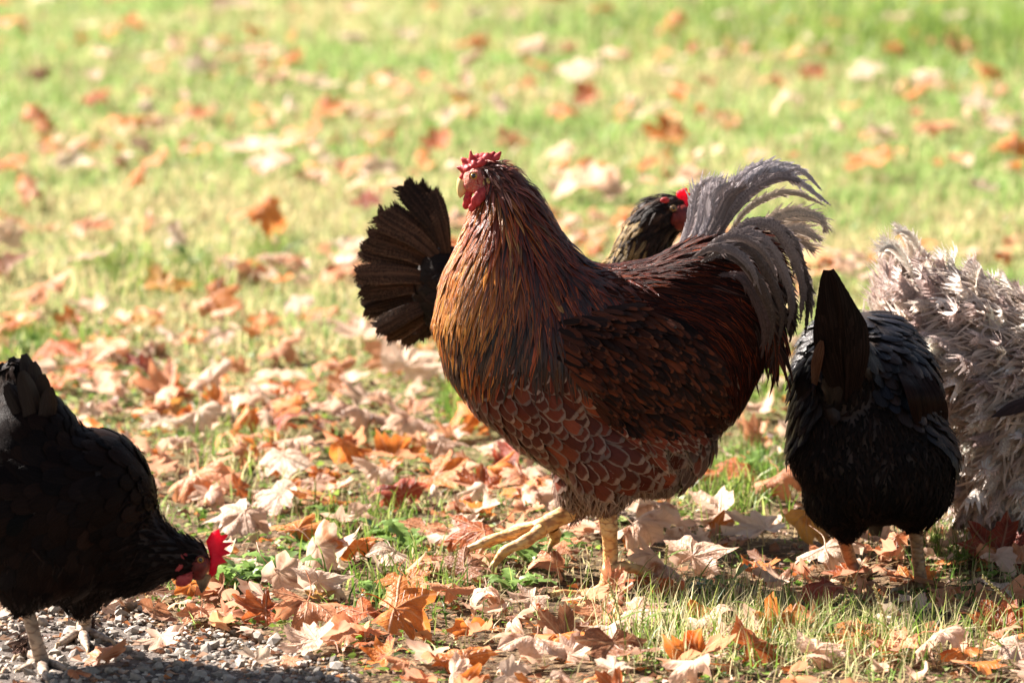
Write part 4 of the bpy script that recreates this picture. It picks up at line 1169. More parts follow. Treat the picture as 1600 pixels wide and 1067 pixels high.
xs = np.concatenate([[-220, -90, -40, -18, -9, -5, -3.5], np.arange(-2.6, 2.61, 0.05), [3.5, 5, 9, 18, 40, 90, 220]])
ys = np.concatenate([[-60, -20, 0, 3, 5], np.arange(6, 20.01, 0.05), [22, 26, 34, 50, 90, 180, 420]])
X, Yg = np.meshgrid(xs, ys)
V = np.stack([X, Yg, gz(X, Yg)], -1)
edge = (np.abs(X) > 3) | (Yg < 5.5) | (Yg > 20.5)
V[..., 2][edge] = 0
F = grid_faces(1, len(ys), len(xs))
g_ob = add('ground', V, F, None, ground_mat(), kind='structure')

# gravel at the near left corner
GB = np.array([ground(a, b)[:2] for a, b in ((-400, 925), (0, 938), (215, 950), (300, 982), (400, 1008), (500, 1040), (580, 1085), (700, 1150))])
def gravel_edge(x):
    return np.interp(x, GB[:, 0], GB[:, 1]) + 0.05 * (noise2(x, x * 0, 0.08, 5) - 0.5)
M['gravel_bed'] = noise_mat('gravel_bed', [(0.05, 0.04, 0.033), (0.16, 0.13, 0.11)], 260, rough=0.9, bump=1, bdist=0.004)
gx = np.arange(-2.4, -0.02, 0.03)
rows = []
for x in gx:
    e = gravel_edge(x)
    yy = np.linspace(4.2, e, 50)
    rows.append(np.stack([np.full(50, x), yy, gz(np.full(50, x), yy) + 0.005 - 0.012 * np.linspace(0, 1, 50) ** 40], -1))
V = np.array(rows)
gravel = add('gravel_path', V, grid_faces(1, len(gx), 50)[:, ::-1], None, M['gravel_bed'], kind='structure')

def stone_mesh(name, seed, sub=1):
    r = np.random.default_rng(seed)
    bm = bmesh.new()
    bmesh.ops.create_icosphere(bm, subdivisions=sub, radius=1)
    for v in bm.verts:
        v.co = v.co * (0.72 + 0.5 * r.random())
    # knock flat facets off
    for k in range(3):
        n = Vector(r.normal(size=3)).normalized()
        for v in bm.verts:
            d = v.co.dot(n) - 0.55
            if d > 0: v.co -= n * d
    for v in bm.verts:
        v.co.z *= 0.6; v.co.y *= 0.8
    V = np.array([v.co for v in bm.verts]); F = np.array([[v.index for v in f.verts] for f in bm.faces])
    bm.free()
    return V, F

def stone_mat():
    m, nd, lk, bs = mat_new('gravel_stone')
    nt = m.node_tree
    oi = nd.new('ShaderNodeObjectInfo')
    tc = nd.new('ShaderNodeTexCoord')
    n = nd.new('ShaderNodeTexNoise'); n.inputs['Scale'].default_value = 3; n.inputs['Detail'].default_value = 6
    lk.new(tc.outputs['Object'], n.inputs['Vector'])
    c = mixc(nt, n.outputs[0], (0.13, 0.11, 0.09), (0.40, 0.35, 0.29))
    h = nd.new('ShaderNodeHueSaturation'); lk.new(c, h.inputs['Color'])
    lk.new(math_(nt, 'MULTIPLY_ADD', oi.outputs['Random'], 0.8, 0.6), h.inputs['Value'])
    lk.new(h.outputs[0], bs.inputs['Base Color'])
    bs.inputs['Roughness'].default_value = 0.75
    return m
M['stone'] = stone_mat()
stone_me = []
for k in range(8):
    v_, f_ = stone_mesh('stone', k, 1)
    stone_me.append(make_mesh('stone', v_, f_, None, M['stone'], smooth=False))
pts = []
while len(pts) < 285:
    q = ground(rng.uniform(-15, 640), rng.uniform(930, 1080))
    if q[1] < gravel_edge(q[0]) + 0.02:
        r = rng.uniform(0.0045, 0.0125)
        if all((q[0] - a) ** 2 + (q[1] - b) ** 2 > (0.8 * (r + c)) ** 2 for a, b, c in pts):
            pts.append((q[0], q[1], r))
for i, (x, y, r) in enumerate(pts):
    o = bpy.data.objects.new('stone', stone_me[i % 8]); link(o, gravel)
    o.location = (x, y, float(gz(x, y)) + 0.004 + r * 0.2)
    o.scale = (r, r * rng.uniform(0.8, 1.2), r)
    o.rotation_euler = (rng.normal() * 0.4, rng.normal() * 0.4, rng.uniform(0, 6.28))

def scatter_solids(name, V0s, F0, xy, r, ca, mat, lift=0.2, parent=None):
    n = len(xy)
    a = rng.uniform(0, 6.28, n); t = rng.normal(size=n) * 0.5
    k = rng.integers(0, len(V0s), n)
    B = np.array(V0s)[k] * r[:, None, None]
    c, s = np.cos(t)[:, None], np.sin(t)[:, None]
    B = np.stack([B[..., 0], B[..., 1] * c - B[..., 2] * s, B[..., 1] * s + B[..., 2] * c], -1)
    c, s = np.cos(a)[:, None], np.sin(a)[:, None]
    B = np.stack([B[..., 0] * c - B[..., 1] * s, B[..., 0] * s + B[..., 1] * c, B[..., 2]], -1)
    z = gz(xy[:, 0], xy[:, 1]) + 0.003 + r * lift
    B = B + np.stack([xy[:, 0], xy[:, 1], z], -1)[:, None]
    F = (F0[None] + (np.arange(n) * B.shape[1])[:, None, None]).reshape(-1, F0.shape[1])
    at = {'ca': np.repeat(ca, B.shape[1], 0)}
    return add(name, B, F, at, mat, None, parent, smooth=False, kind='stuff')

def attr_mat(name, rough=0.8, trans=0.0, spec=0.3, var=0.25):
    m, nd, lk, bs = mat_new(name)
    nt = m.node_tree
    a = attr(nt, 'ca')
    tc = nd.new('ShaderNodeTexCoord')
    n = nd.new('ShaderNodeTexNoise'); n.inputs['Scale'].default_value = 180
    lk.new(tc.outputs['Object'], n.inputs['Vector'])
    h = nd.new('ShaderNodeHueSaturation'); lk.new(a.outputs['Color'], h.inputs['Color'])
    lk.new(math_(nt, 'MULTIPLY_ADD', n.outputs[0], 2 * var, 1 - var), h.inputs['Value'])
    lk.new(h.outputs[0], bs.inputs['Base Color'])
    bs.inputs['Roughness'].default_value = rough
    bs.inputs['Specular IOR Level'].default_value = spec
    if trans:
        tr = nd.new('ShaderNodeBsdfTranslucent'); lk.new(h.outputs[0], tr.inputs[0])
        mx = nd.new('ShaderNodeMixShader'); mx.inputs[0].default_value = trans
        lk.new(bs.outputs[0], mx.inputs[1]); lk.new(tr.outputs[0], mx.inputs[2])
        lk.new(mx.outputs[0], nd['Material Output'].inputs[0])
    return m
M['grit'] = attr_mat('grit')
sv = [stone_mesh('s', 50 + k, 1) for k in range(6)]
n = 17000
xy = np.stack([rng.uniform(-1.3, -0.05, n), rng.uniform(6.1, 7.4, n)], 1)
xy = xy[xy[:, 1] < gravel_edge(xy[:, 0]) + 0.03 * rng.random(len(xy))]
scatter_solids('grit', [v for v, f in sv], sv[0][1], xy, rng.uniform(0.0015, 0.0075, len(xy)) * rng.uniform(0.6, 1, len(xy)), colors(len(xy), [(0.36, 0.31, 0.26), (0.14, 0.12, 0.10), (0.48, 0.42, 0.34), (0.2, 0.11, 0.06)], [4, 4, 3, 2]), M['grit'], parent=gravel)

# ------------------------------------------------------------------ grass
def view_xy(n, p0, p1, margin=0.35):
    """random ground points between picture rows p0 (far) and p1 (near), evenly over the ground"""
    y1, y0 = ground(800, p0)[1], ground(800, p1)[1]
    y = np.sqrt(rng.uniform(y0 ** 2, y1 ** 2, n))
    x = rng.uniform(-1, 1, n) * (y * 0.0895 + margin)
    return x, y

def grass(name, x, y, h, w, ca, K, lean=0.6, flat=None, kind='stuff', parent=None, bias=(0.15, -0.1)):
    n = len(x)
    a = rng.uniform(0, 2 * np.pi, n)
    l = np.abs(rng.normal(size=n)) * lean + 0.08
    if flat is not None: l = flat
    dx, dy = np.cos(a) + bias[0], np.sin(a) + bias[1]
    s = np.linspace(0, 1, K)[None]
    curve = l[:, None] * (s ** 1.7)
    up = np.sqrt(np.maximum(0.02, 1 - np.minimum(0.95, l[:, None] * s) ** 2)) * s
    z0 = gz(x, y)
    C = np.stack([x[:, None] + dx[:, None] * curve * h[:, None], y[:, None] + dy[:, None] * curve * h[:, None], z0[:, None] + up * h[:, None] - 0.002], -1)
    if flat is not None:
        C[..., 2] = z0[:, None] + 0.003 + rng.uniform(0, 0.012, n)[:, None] + h[:, None] * 0.25 * s * rng.uniform(-0.1, 1, n)[:, None]
    ang = rng.uniform(0, 2 * np.pi, n)
    B = np.stack([np.cos(ang), np.sin(ang), rng.normal(size=n) * 0.3], -1)
    W = w[:, None] * (1 - s ** 2.2 * 0.93)
    V = np.stack([C - B[:, None] * W[..., None] / 2, C + B[:, None] * W[..., None] / 2], 2)
    at = {'ca': np.repeat(ca, K * 2, 0)}
    return add(name, V, grid_faces(n, K, 2), at, M['grass'], None, parent, kind=kind)
M['grass'] = attr_mat('grass_blade', rough=0.45, trans=0.5, spec=0.35, var=0.2)
GREENS = [(0.22, 0.35, 0.09), (0.30, 0.43, 0.14), (0.11, 0.21, 0.04), (0.38, 0.43, 0.19), (0.58, 0.49, 0.27), (0.44, 0.34, 0.18)]

def grass_colours(x, y, lush):
    n = len(x)
    d = noise2(x, y, 0.5, 7) * 0.6 + noise2(x, y, 0.14, 8) * 0.4
    pdry = np.clip(1.15 - lush - (d - 0.5) * 1.6, 0.03, 0.95)
    dry = rng.random(n) < pdry
    c = colors(n, GREENS[:4], [4, 4, 2, 2])
    c[dry] = colors(n, GREENS[3:], [1.5, 3, 2])[dry]
    return np.clip(c, 0.01, 0.8)

def lushness(x, y):
    q = proj(np.stack([x, y, np.zeros_like(x)], 1))
    l = np.interp(q[:, 1], [-50, 200, 330, 430, 560, 700, 1067], [0.95, 0.84, 0.5, 0.46, 0.6, 0.7, 0.6])
    l = l + 0.22 * np.clip((q[:, 0] - 700) / 600, 0, 1) * (q[:, 1] < 600)
    return np.clip(l, 0, 0.99)

def thin(x, y, dens, seed):
    d = noise2(x, y, 0.22, seed) * 0.6 + noise2(x, y, 0.07, seed + 1) * 0.4
    k = (rng.random(len(x)) < np.clip(dens + (d - 0.5) * 2.2, 0.04, 1)) & (y > gravel_edge(x) + 0.01 * rng.random(len(x)))
    return x[k], y[k]

# far lawn, middle, near
for p0, p1, n, dens, hh, ww, K in ((-120, 260, 105000, 0.95, (0.022, 0.05), 0.0042, 3), (260, 560, 62000, 0.75, (0.014, 0.04), 0.0034, 4), (560, 1110, 42000, 0.22, (0.008, 0.032), 0.0024, 4)):
    x, y = view_xy(n, p0, p1)
    x, y = thin(x, y, dens, 20 + K)
    lu = lushness(x, y)
    h = rng.uniform(*hh, len(x)) * (0.7 + 0.6 * noise2(x, y, 0.3, 9))
    g = grass('grass', x, y, h, rng.uniform(0.6, 1.2, len(x)) * ww, grass_colours(x, y, lu), K)
    tag(g, 'sunlit green and straw coloured grass of the lawn', 'grass')
# straw lying flat
x, y = view_xy(16000, 330, 1110)
x, y = thin(x, y, 0.6, 33)
d = grass('dry_grass', x, y, rng.uniform(0.02, 0.07, len(x)), rng.uniform(0.001, 0.0022, len(x)), colors(len(x), [(0.5, 0.42, 0.24), (0.4, 0.29, 0.15), (0.25, 0.15, 0.08)], [4, 3, 2]), 3, flat=rng.uniform(0.6, 1.1, len(x)))
tag(d, 'dry straw lying flat between the fallen leaves', 'dry grass')

# taller green tufts
def tuft_zone(px, py, rx, ry, n, h, colr, w=0.0028):
    a, b = rng.normal(size=n), rng.normal(size=n)
    q = np.array([ground(px + i * rx, py + j * ry)[:2] for i, j in zip(a, b)])
    return q[:, 0], q[:, 1], rng.uniform(0.5, 1, n) * h, rng.uniform(0.7, 1.2, n) * w, colors(n, colr, [1] * len(colr))
LUSH = [(0.11, 0.20, 0.03), (0.20, 0.30, 0.05), (0.07, 0.13, 0.02), (0.3, 0.34, 0.10)]
ZO = [tuft_zone(*a) for a in (
    (270, 445, 70, 14, 330, 0.05, LUSH + [(0.3, 0.33, 0.1)], 0.004), (60, 540, 60, 12, 300, 0.05, LUSH, 0.004), (180, 420, 25, 10, 120, 0.05, LUSH, 0.004), (430, 410, 20, 8, 200, 0.06, LUSH),
    (720, 650, 18, 12, 160, 0.07, LUSH), (1190, 740, 45, 22, 320, 0.055, [(0.08, 0.16, 0.025), (0.14, 0.22, 0.04)], 0.002), (1480, 880, 40, 18, 200, 0.07, [(0.08, 0.15, 0.025), (0.14, 0.2, 0.05)], 0.002), (1150, 800, 40, 20, 260, 0.06, LUSH),
    (1090, 1000, 90, 32, 900, 0.07, LUSH + [(0.55, 0.49, 0.28)] * 5, 0.0018), (1330, 1020, 120, 25, 900, 0.07, LUSH + [(0.5, 0.46, 0.24)] * 4, 0.002), (560, 830, 60, 20, 260, 0.05, LUSH),
    (640, 930, 70, 25, 300, 0.05, LUSH), (380, 720, 50, 25, 300, 0.05, LUSH + [(0.55, 0.5, 0.28)] * 2), (1560, 960, 60, 20, 160, 0.05, [(0.08, 0.14, 0.025), (0.3, 0.27, 0.12)], 0.002), (1210, 610, 30, 20, 200, 0.06, LUSH),
    (1400, 60, 260, 25, 1800, 0.11, LUSH, 0.005))]  # dense tall grass added at the far right in place of tree shade
Z = [np.concatenate([z[i] for z in ZO]) for i in range(5)]
tg = grass('grass_tufts', Z[0], Z[1], Z[2], Z[3], Z[4], 4, lean=0.45)
tag(tg, 'taller dark green grass growing in tufts', 'grass')

# crumbs of leaf, bark and seed on the soil
n = 12000
x, y = view_xy(n, 500, 1110)
flake = [np.array([[1, 0, 0], [0.2, 0.7, 0.25], [-0.9, 0.3, 0], [-0.6, -0.6, 0.2], [0.4, -0.5, -0.1]]) * s for s in ((1, 1, 1), (1, 0.5, 2), (0.7, 1, -1.5))]
ff = np.array([[0, 1, 2], [0, 2, 3], [0, 3, 4]])
fl = scatter_solids('leaf_crumbs', flake, ff, np.stack([x, y], 1), rng.uniform(0.002, 0.011, n), colors(n, [(0.42, 0.22, 0.12), (0.2, 0.09, 0.05), (0.55, 0.38, 0.27), (0.5, 0.18, 0.05), (0.1, 0.05, 0.03)], [3, 3, 3, 2, 2]), M['grass'])
tag(fl, 'brown crumbs of dead leaf and bark over the soil', 'leaf litter')

# small round leaved ground cover between the fallen leaves
n = 26000
x, y = view_xy(n, 520, 1110)
x, y = thin(x, y, 0.42, 61)
n = len(x)
gc = scatter_solids('ground_cover', flake, ff, np.stack([x, y], 1), rng.uniform(0.002, 0.008, n), colors(n, [(0.12, 0.22, 0.03), (0.22, 0.32, 0.06), (0.3, 0.36, 0.14), (0.07, 0.13, 0.02)], [3, 3, 1.5, 2]), M['grass'], lift=1.0)
tag(gc, 'low green ground cover of tiny leaves between the fallen leaves', 'ground cover')

# ------------------------------------------------------------------ maple leaves
HALF = [(0, 1.0), (5, .88), (9, .84), (14, .86), (18, .72), (26, .56), (32, .68), (37, .80), (41, .80), (47, .97), (52, .82), (58, .78), (63, .66), (72, .52), (80, .62), (87, .76), (94, .80), (100, .62), (112, .56), (126, .52), (148, .40), (172, .10)]
def maple(seed, rings=(0.28, 0.55, 0.8, 1.0), stalk=True, torn=0.0, oval=False):
    r = np.random.default_rng(seed)
    pts = HALF + [(360 - a, q) for a, q in HALF[:0:-1]]
    th = np.radians([a for a, _ in pts]) + r.normal(size=len(pts)) * 0.015
    rad = np.array([q for _, q in pts]) * (1 + 0.05 * r.normal(size=len(pts)))
    if oval: rad = (0.30 + 0.70 * np.maximum(0, np.cos(th / 1.0)) ** 3 + 0.12 * np.abs(np.sin(th))) * (1 + 0.04 * r.normal(size=len(pts)))
    if torn:
        for _ in range(3):
            c_ = r.uniform(0, 6.28); wd = r.uniform(0.15, 0.5)
            dd = np.abs((th - c_ + np.pi) % (2 * np.pi) - np.pi)
            rad = rad * (1 - torn * r.uniform(0.3, 1) * np.exp(-(dd / wd) ** 2))
    n = len(pts)
    base = np.vstack([[[0, 0]]] + [np.stack([np.cos(th), np.sin(th)], 1) * (rad * (q if q == 1 else q * 0.5 + 0.5 * q * (0.45 + 0.1) / np.maximum(rad, .2) if False else q))[:, None] for q in rings])
    F = [[0, 1 + i, 1 + (i + 1) % n] for i in range(n)]
    for k in range(len(rings) - 1):
        for i in range(n):
            a, b = 1 + k * n + i, 1 + k * n + (i + 1) % n
            F += [[a, a + n, b + n], [a, b + n, b]]
    x, y = base[:, 0].copy() - 0.25, base[:, 1].copy()
    rr = np.hypot(base[:, 0], base[:, 1]); tt = np.arctan2(base[:, 1], base[:, 0])
    ph = r.uniform(0, 6.28, 4)
    z = 0.10 * rr ** 2 * np.cos(2 * tt + ph[0]) * r.uniform(0.3, 1.6) + 0.09 * rr ** 2 * np.cos(3 * tt + ph[1]) + 0.05 * np.cos(7 * tt + ph[2]) * rr + 0.03 * np.cos(11 * tt + ph[0]) * rr + 0.035 * np.cos(9 * base[:, 0] + ph[1]) * np.cos(8 * base[:, 1] + ph[3])
    z += r.uniform(-0.1, 0.28) * rr ** 2.2 * (0.6 + 0.4 * np.cos(tt + ph[3]))
    # pleats along the main veins
    va = np.radians([0, 46, -46, 90, -90])
    dv = np.min(np.abs((tt[:, None] - va[None] + np.pi) % (2 * np.pi) - np.pi), 1)
    z += 0.10 * rr * np.minimum(dv, 0.4) * (1 if r.random() < .5 else -1)
    k = r.choice([0.7, 1.3, 1.9, 2.5, 3.1]) * r.choice([-1, 1]) * (1 if r.random() < 0.75 else 0.4)
    al = r.uniform(0, 3.14); c, s = math.cos(al), math.sin(al)
    p, q = x * c + y * s, -x * s + y * c
    pk = np.sin(p * k) * (1 / k - z); z2 = (1 - np.cos(p * k)) * (1 / k) + z * np.cos(p * k)
    x, y = pk * c - q * s, pk * s + q * c
    z = z2 - np.percentile(z2, 8)
    V = np.stack([x, y, z], 1)
    uvr = np.concatenate([base, np.full((len(base), 1), 0.5)], 1)
    if not stalk: return V, np.array(F), uvr
    # stalk
    b0 = V[0]
    st = np.array([b0, b0 + [-0.22, 0.03, 0.02], b0 + [-0.45, r.uniform(-.15, .15), 0.06 + r.uniform(-.1, .1)], b0 + [-0.7, r.uniform(-.3, .3), r.uniform(-.1, .2)]])
    tv, tf = tube(spline(st, 7), np.linspace(0.014, 0.010, 7), 4)
    tf = np.vstack([tf[:, [0, 1, 2]], tf[:, [0, 2, 3]]]) + len(V)
    uv2 = np.tile([[-0.5, 0, 0.2]], (len(tv), 1))
    return np.vstack([V, tv]), np.vstack([np.array(F), tf]), np.vstack([uvr, uv2])

def leaf_mat(name, by_object):
    m, nd, lk, bs = mat_new(name)
    nt = m.node_tree
    uv = attr(nt, 'uvr')
    if by_object:
        oi = nd.new('ShaderNodeObjectInfo'); base = oi.outputs['Color']; rnd = oi.outputs['Random']
    else:
        base = attr(nt, 'ca').outputs['Color']; rnd = None
    sep = nd.new('ShaderNodeSeparateXYZ'); lk.new(uv.outputs['Vector'], sep.inputs[0])
    x, y = sep.outputs[0], sep.outputs[1]
    best = None
    for a in (0, 46, -46, 90, -90):
        c, s = math.cos(math.radians(a)), math.sin(math.radians(a))
        t = math_(nt, 'ADD', math_(nt, 'MULTIPLY', x, c), math_(nt, 'MULTIPLY', y, s))
        pz = math_(nt, 'ABSOLUTE', math_(nt, 'SUBTRACT', math_(nt, 'MULTIPLY', x, s), math_(nt, 'MULTIPLY', y, c)))
        d = math_(nt, 'ADD', pz, math_(nt, 'MULTIPLY', math_(nt, 'LESS_THAN', t, 0.0), 1.0))
        # side veins, herringbone off the main ones
        sv_ = math_(nt, 'PINGPONG', math_(nt, 'SUBTRACT', t, math_(nt, 'MULTIPLY', pz, 1.1)), 0.07)
        sv_ = math_(nt, 'ADD', math_(nt, 'ADD', sv_, 0.012), math_(nt, 'MULTIPLY', math_(nt, 'GREATER_THAN', d, 0.22), 1.0))
        d = math_(nt, 'MINIMUM', d, sv_)
        best = d if best is None else math_(nt, 'MINIMUM', best, d)
    vein = math_(nt, 'SUBTRACT', 1.0, sstep(nt, best, 0.006, 0.028))
    tc = nd.new('ShaderNodeTexCoord')
    mp = nd.new('ShaderNodeMapping'); lk.new(tc.outputs['Object'], mp.inputs[0])
    if rnd is not None:
        cb = nd.new('ShaderNodeCombineXYZ')
        for k in range(3): lk.new(math_(nt, 'MULTIPLY', rnd, 13.0 + 7 * k), cb.inputs[k])
        lk.new(cb.outputs[0], mp.inputs['Location'])
    n1 = nd.new('ShaderNodeTexNoise'); n1.inputs['Scale'].default_value = 2.6 if by_object else 30; n1.inputs['Detail'].default_value = 5
    n2 = nd.new('ShaderNodeTexNoise'); n2.inputs['Scale'].default_value = 14 if by_object else 160; n2.inputs['Detail'].default_value = 3
    lk.new(mp.outputs[0], n1.inputs['Vector']); lk.new(mp.outputs[0], n2.inputs['Vector'])
    dark = mixc(nt, 1.0, base, (0.5, 0.3, 0.2), 'MULTIPLY')
    c = mixc(nt, sstep(nt, n1.outputs[0], 0.5, 0.72), base, dark)
    c = mixc(nt, math_(nt, 'MULTIPLY', sstep(nt, n2.outputs[0], 0.66, 0.74), 0.35), c, (0.07, 0.03, 0.02))
    pale = mixc(nt, 0.5, c, (0.62, 0.44, 0.34))
    geo = nd.new('ShaderNodeNewGeometry')
    c = mixc(nt, math_(nt, 'MULTIPLY', geo.outputs['Backfacing'], 0.8), c, pale)
    c = mixc(nt, math_(nt, 'MULTIPLY', vein, 0.35), c, (0.62, 0.42, 0.26))
    lk.new(c, bs.inputs['Base Color'])
    bs.inputs['Roughness'].default_value = 0.45
    bs.inputs['Specular IOR Level'].default_value = 0.3
    bp = nd.new('ShaderNodeBump'); bp.inputs['Strength'].default_value = 0.5; bp.inputs['Distance'].default_value = 0.01 if by_object else 0.001
    lk.new(math_(nt, 'ADD', vein, math_(nt, 'MULTIPLY', n2.outputs[0], 0.5)), bp.inputs['Height']); lk.new(bp.outputs[0], bs.inputs['Normal'])
    tr = nd.new('ShaderNodeBsdfTranslucent'); lk.new(c, tr.inputs[0])
    mx = nd.new('ShaderNodeMixShader'); mx.inputs[0].default_value = 0.42
    lk.new(bs.outputs[0], mx.inputs[1]); lk.new(tr.outputs[0], mx.inputs[2])
    lk.new(mx.outputs[0], nd['Material Output'].inputs[0])
    return m
M['leaf'] = leaf_mat('maple_leaf', True)
M['leaf_bits'] = leaf_mat('maple_leaf_pieces', False)
LV = [maple(s, torn=0.5 if s % 3 == 0 else 0.12) for s in range(24)]
LVS = [maple(s, (0.6, 1.0), False, 0.7, s % 4 == 0) for s in range(40, 64)]
leaf_me = [make_mesh('maple_leaf', v, f, {'uvr': u}, M['leaf']) for v, f, u in LV]

PAL = {
    'pale': ((0.78, 0.54, 0.40), 'pale tan'), 'cream': ((0.78, 0.60, 0.46), 'pale cream'), 'orange': ((0.66, 0.22, 0.045), 'bright orange'),
    'rust': ((0.50, 0.13, 0.035), 'rusty orange'), 'red': ((0.33, 0.06, 0.03), 'dark red'), 'brown': ((0.28, 0.12, 0.06), 'dull brown'),
    'gold': ((0.66, 0.34, 0.08), 'golden yellow'), 'salmon': ((0.68, 0.30, 0.15), 'salmon pink')}
# photo x, y, width in photo px, colour, tilt (0 flat, 1 on edge), mesh variant
HAND = [
 (62,225,75,'orange',.3),(14,285,60,'orange',.3),(215,308,50,'orange',.6),(370,30,75,'cream',.3),(212,58,60,'orange',.3),(60,135,45,'brown',.3),(148,378,75,'rust',.3),
 (402,375,85,'orange',.7),(262,468,80,'gold',.4),(345,497,75,'orange',.4),(398,258,90,'cream',.2),(432,282,85,'pale',.3),(640,66,55,'cream',.3),(833,92,60,'pale',.3),(835,122,60,'orange',.3),
 (905,128,75,'cream',.2),(950,108,60,'pale',.3),(885,208,50,'orange',.4),(1070,172,55,'orange',.5),(1038,232,80,'orange',.3),(1352,285,95,'orange',.3),(1582,256,60,'orange',.5),(1500,92,60,'salmon',.3),
 (1538,130,60,'orange',.3),(1355,130,60,'cream',.3),(1037,128,40,'cream',.3),(905,318,100,'cream',.15),(950,325,90,'pale',.3),(925,300,70,'orange',.4),(682,240,55,'rust',.5),(592,288,60,'cream',.5),
 (575,335,55,'red',.5),(480,236,60,'orange',.4),(20,445,80,'brown',.4),(70,482,90,'salmon',.3),(140,495,70,'pale',.3),(225,592,85,'red',.6),(165,622,90,'pale',.3),(250,628,100,'salmon',.4),(310,678,80,'cream',.5),
 (465,682,95,'red',.3),(440,655,80,'orange',.3),(603,585,80,'salmon',.5),(655,608,110,'pale',.4),(560,640,80,'pale',.4),(735,690,95,'orange',.4),(795,745,90,'red',.4),(322,775,110,'salmon',.45),(372,835,100,'pale',.3),
 (620,738,85,'orange',.6),(575,770,90,'pale',.3),(690,775,90,'orange',.3),(745,785,80,'rust',.4),(510,895,120,'cream',.15),(450,940,120,'pale',.3),(478,992,115,'salmon',.4),(628,1015,125,'orange',.8),
 (560,1000,90,'rust',.3),(402,1049,65,'cream',.1),(455,1056,40,'salmon',.3),(300,952,75,'orange',.5),(830,1052,110,'pale',.4),(735,925,80,'brown',.4),(660,855,80,'salmon',.3),(550,835,85,'pale',.3),
 (1105,832,105,'pale',.4),(1178,858,110,'cream',.4),(1265,862,100,'gold',.75),(1015,922,105,'pale',.4),(960,935,70,'salmon',.7),(1100,905,110,'pale',.2),(1290,905,105,'cream',.3),(1330,920,90,'rust',.4),
 (1160,955,100,'brown',.3),(1180,660,95,'pale',.3),(1170,700,85,'salmon',.3),(1565,893,125,'red',.5),(1385,965,110,'brown',.3),(1300,975,120,'red',.2),(1215,1010,100,'orange',.5),(1510,985,100,'salmon',.4),
 (1560,1000,95,'rust',.3),(1470,1058,110,'pale',.3),(1400,1050,95,'salmon',.4),(1285,1055,80,'pale',.4),(1090,1062,110,'orange',.4),(1010,985,90,'pale',.4),(870,1015,90,'brown',.3),(880,850,85,'salmon',.2),
 (1010,835,95,'cream',.3),(560,545,80,'pale',.3),(440,570,70,'salmon',.3),(520,600,80,'salmon',.3),(330,610,80,'pale',.3),(100,600,60,'salmon',.3),(1480,880,70,'pale',.3),(1220,795,80,'salmon',.4),(700,735,80,'pale',.3),
 (640,690,90,'pale',.3),(500,800,95,'orange',.3),(430,795,90,'pale',.3),(620,800,90,'red',.2),(560,890,80,'orange',.3),(620,910,90,'cream',.2),(700,960,80,'salmon',.3),(390,905,60,'cream',.3),(760,975,90,'pale',.3),
 (400,975,90,'rust',.5),(500,945,90,'cream',.3),(1150,770,70,'rust',.3),(1370,870,80,'pale',.3),(1395,890,70,'salmon',.5),(820,965,80,'pale',.3),(930,985,80,'salmon',.3),(120,930,80,'orange',.2),(20,955,90,'cream',.1),(190,955,85,'cream',.1),(170,965,40,'pale',.3)]
BIRDS = [[(560, 285), (720, 240), (830, 240), (970, 380), (1110, 340), (1250, 260), (1280, 470), (1150, 680), (1060, 800), (860, 790), (700, 600), (570, 520)],
         [(1240, 520), (1300, 420), (1600, 420), (1600, 860), (1280, 860)], [(0, 560), (100, 600), (250, 700), (330, 870), (180, 955), (0, 955)]]
spots = []
for h in HAND:
    spots.append((h[0], h[1], h[2], h[3], h[4]))
CW = {'far': ['orange', 'cream', 'pale', 'salmon', 'rust', 'gold'], 'near': ['pale', 'salmon', 'orange', 'cream', 'rust', 'red', 'brown', 'gold']}
tries = 0
while len(spots) < 298 and tries < 20000:
    tries += 1
    u = rng.random()
    if u < 0.30: px, py = rng.uniform(-10, 1610), rng.uniform(0, 300)
    elif u < 0.5: px, py = rng.uniform(-10, 1610), rng.uniform(300, 560)
    else: px, py = rng.uniform(-10, 1610), rng.uniform(560, 1066)
    if px < 480 and py > 1000: continue
    if abs(px - 945) < 55 and 860 < py < 960: continue
    if px < 240 and py > 930: continue
    if any(in_poly(np.array([[px, py]], float), b)[0] for b in BIRDS): continue
    s = 0.088 * (py + 793) / CAM_H * rng.uniform(0.55, 1.1)
    lim = 0.42 if py > 560 else 0.75
    if any(abs(px - a) < (s + c) * lim and abs(py - b) < (s + c) * lim * 0.42 for a, b, c, _, _ in spots): continue
    if py < 560 and noise2(px, py * 2, 230, 40) < 0.36: continue
    f = py < 560
    spots.append((px, py, s, rng.choice(CW['far' if f else 'near'], p=[.26, .26, .24, .12, .07, .05] if f else [.32, .24, .20, .12, .06, .0, .04, .02]), rng.uniform(0.05, 0.5)))

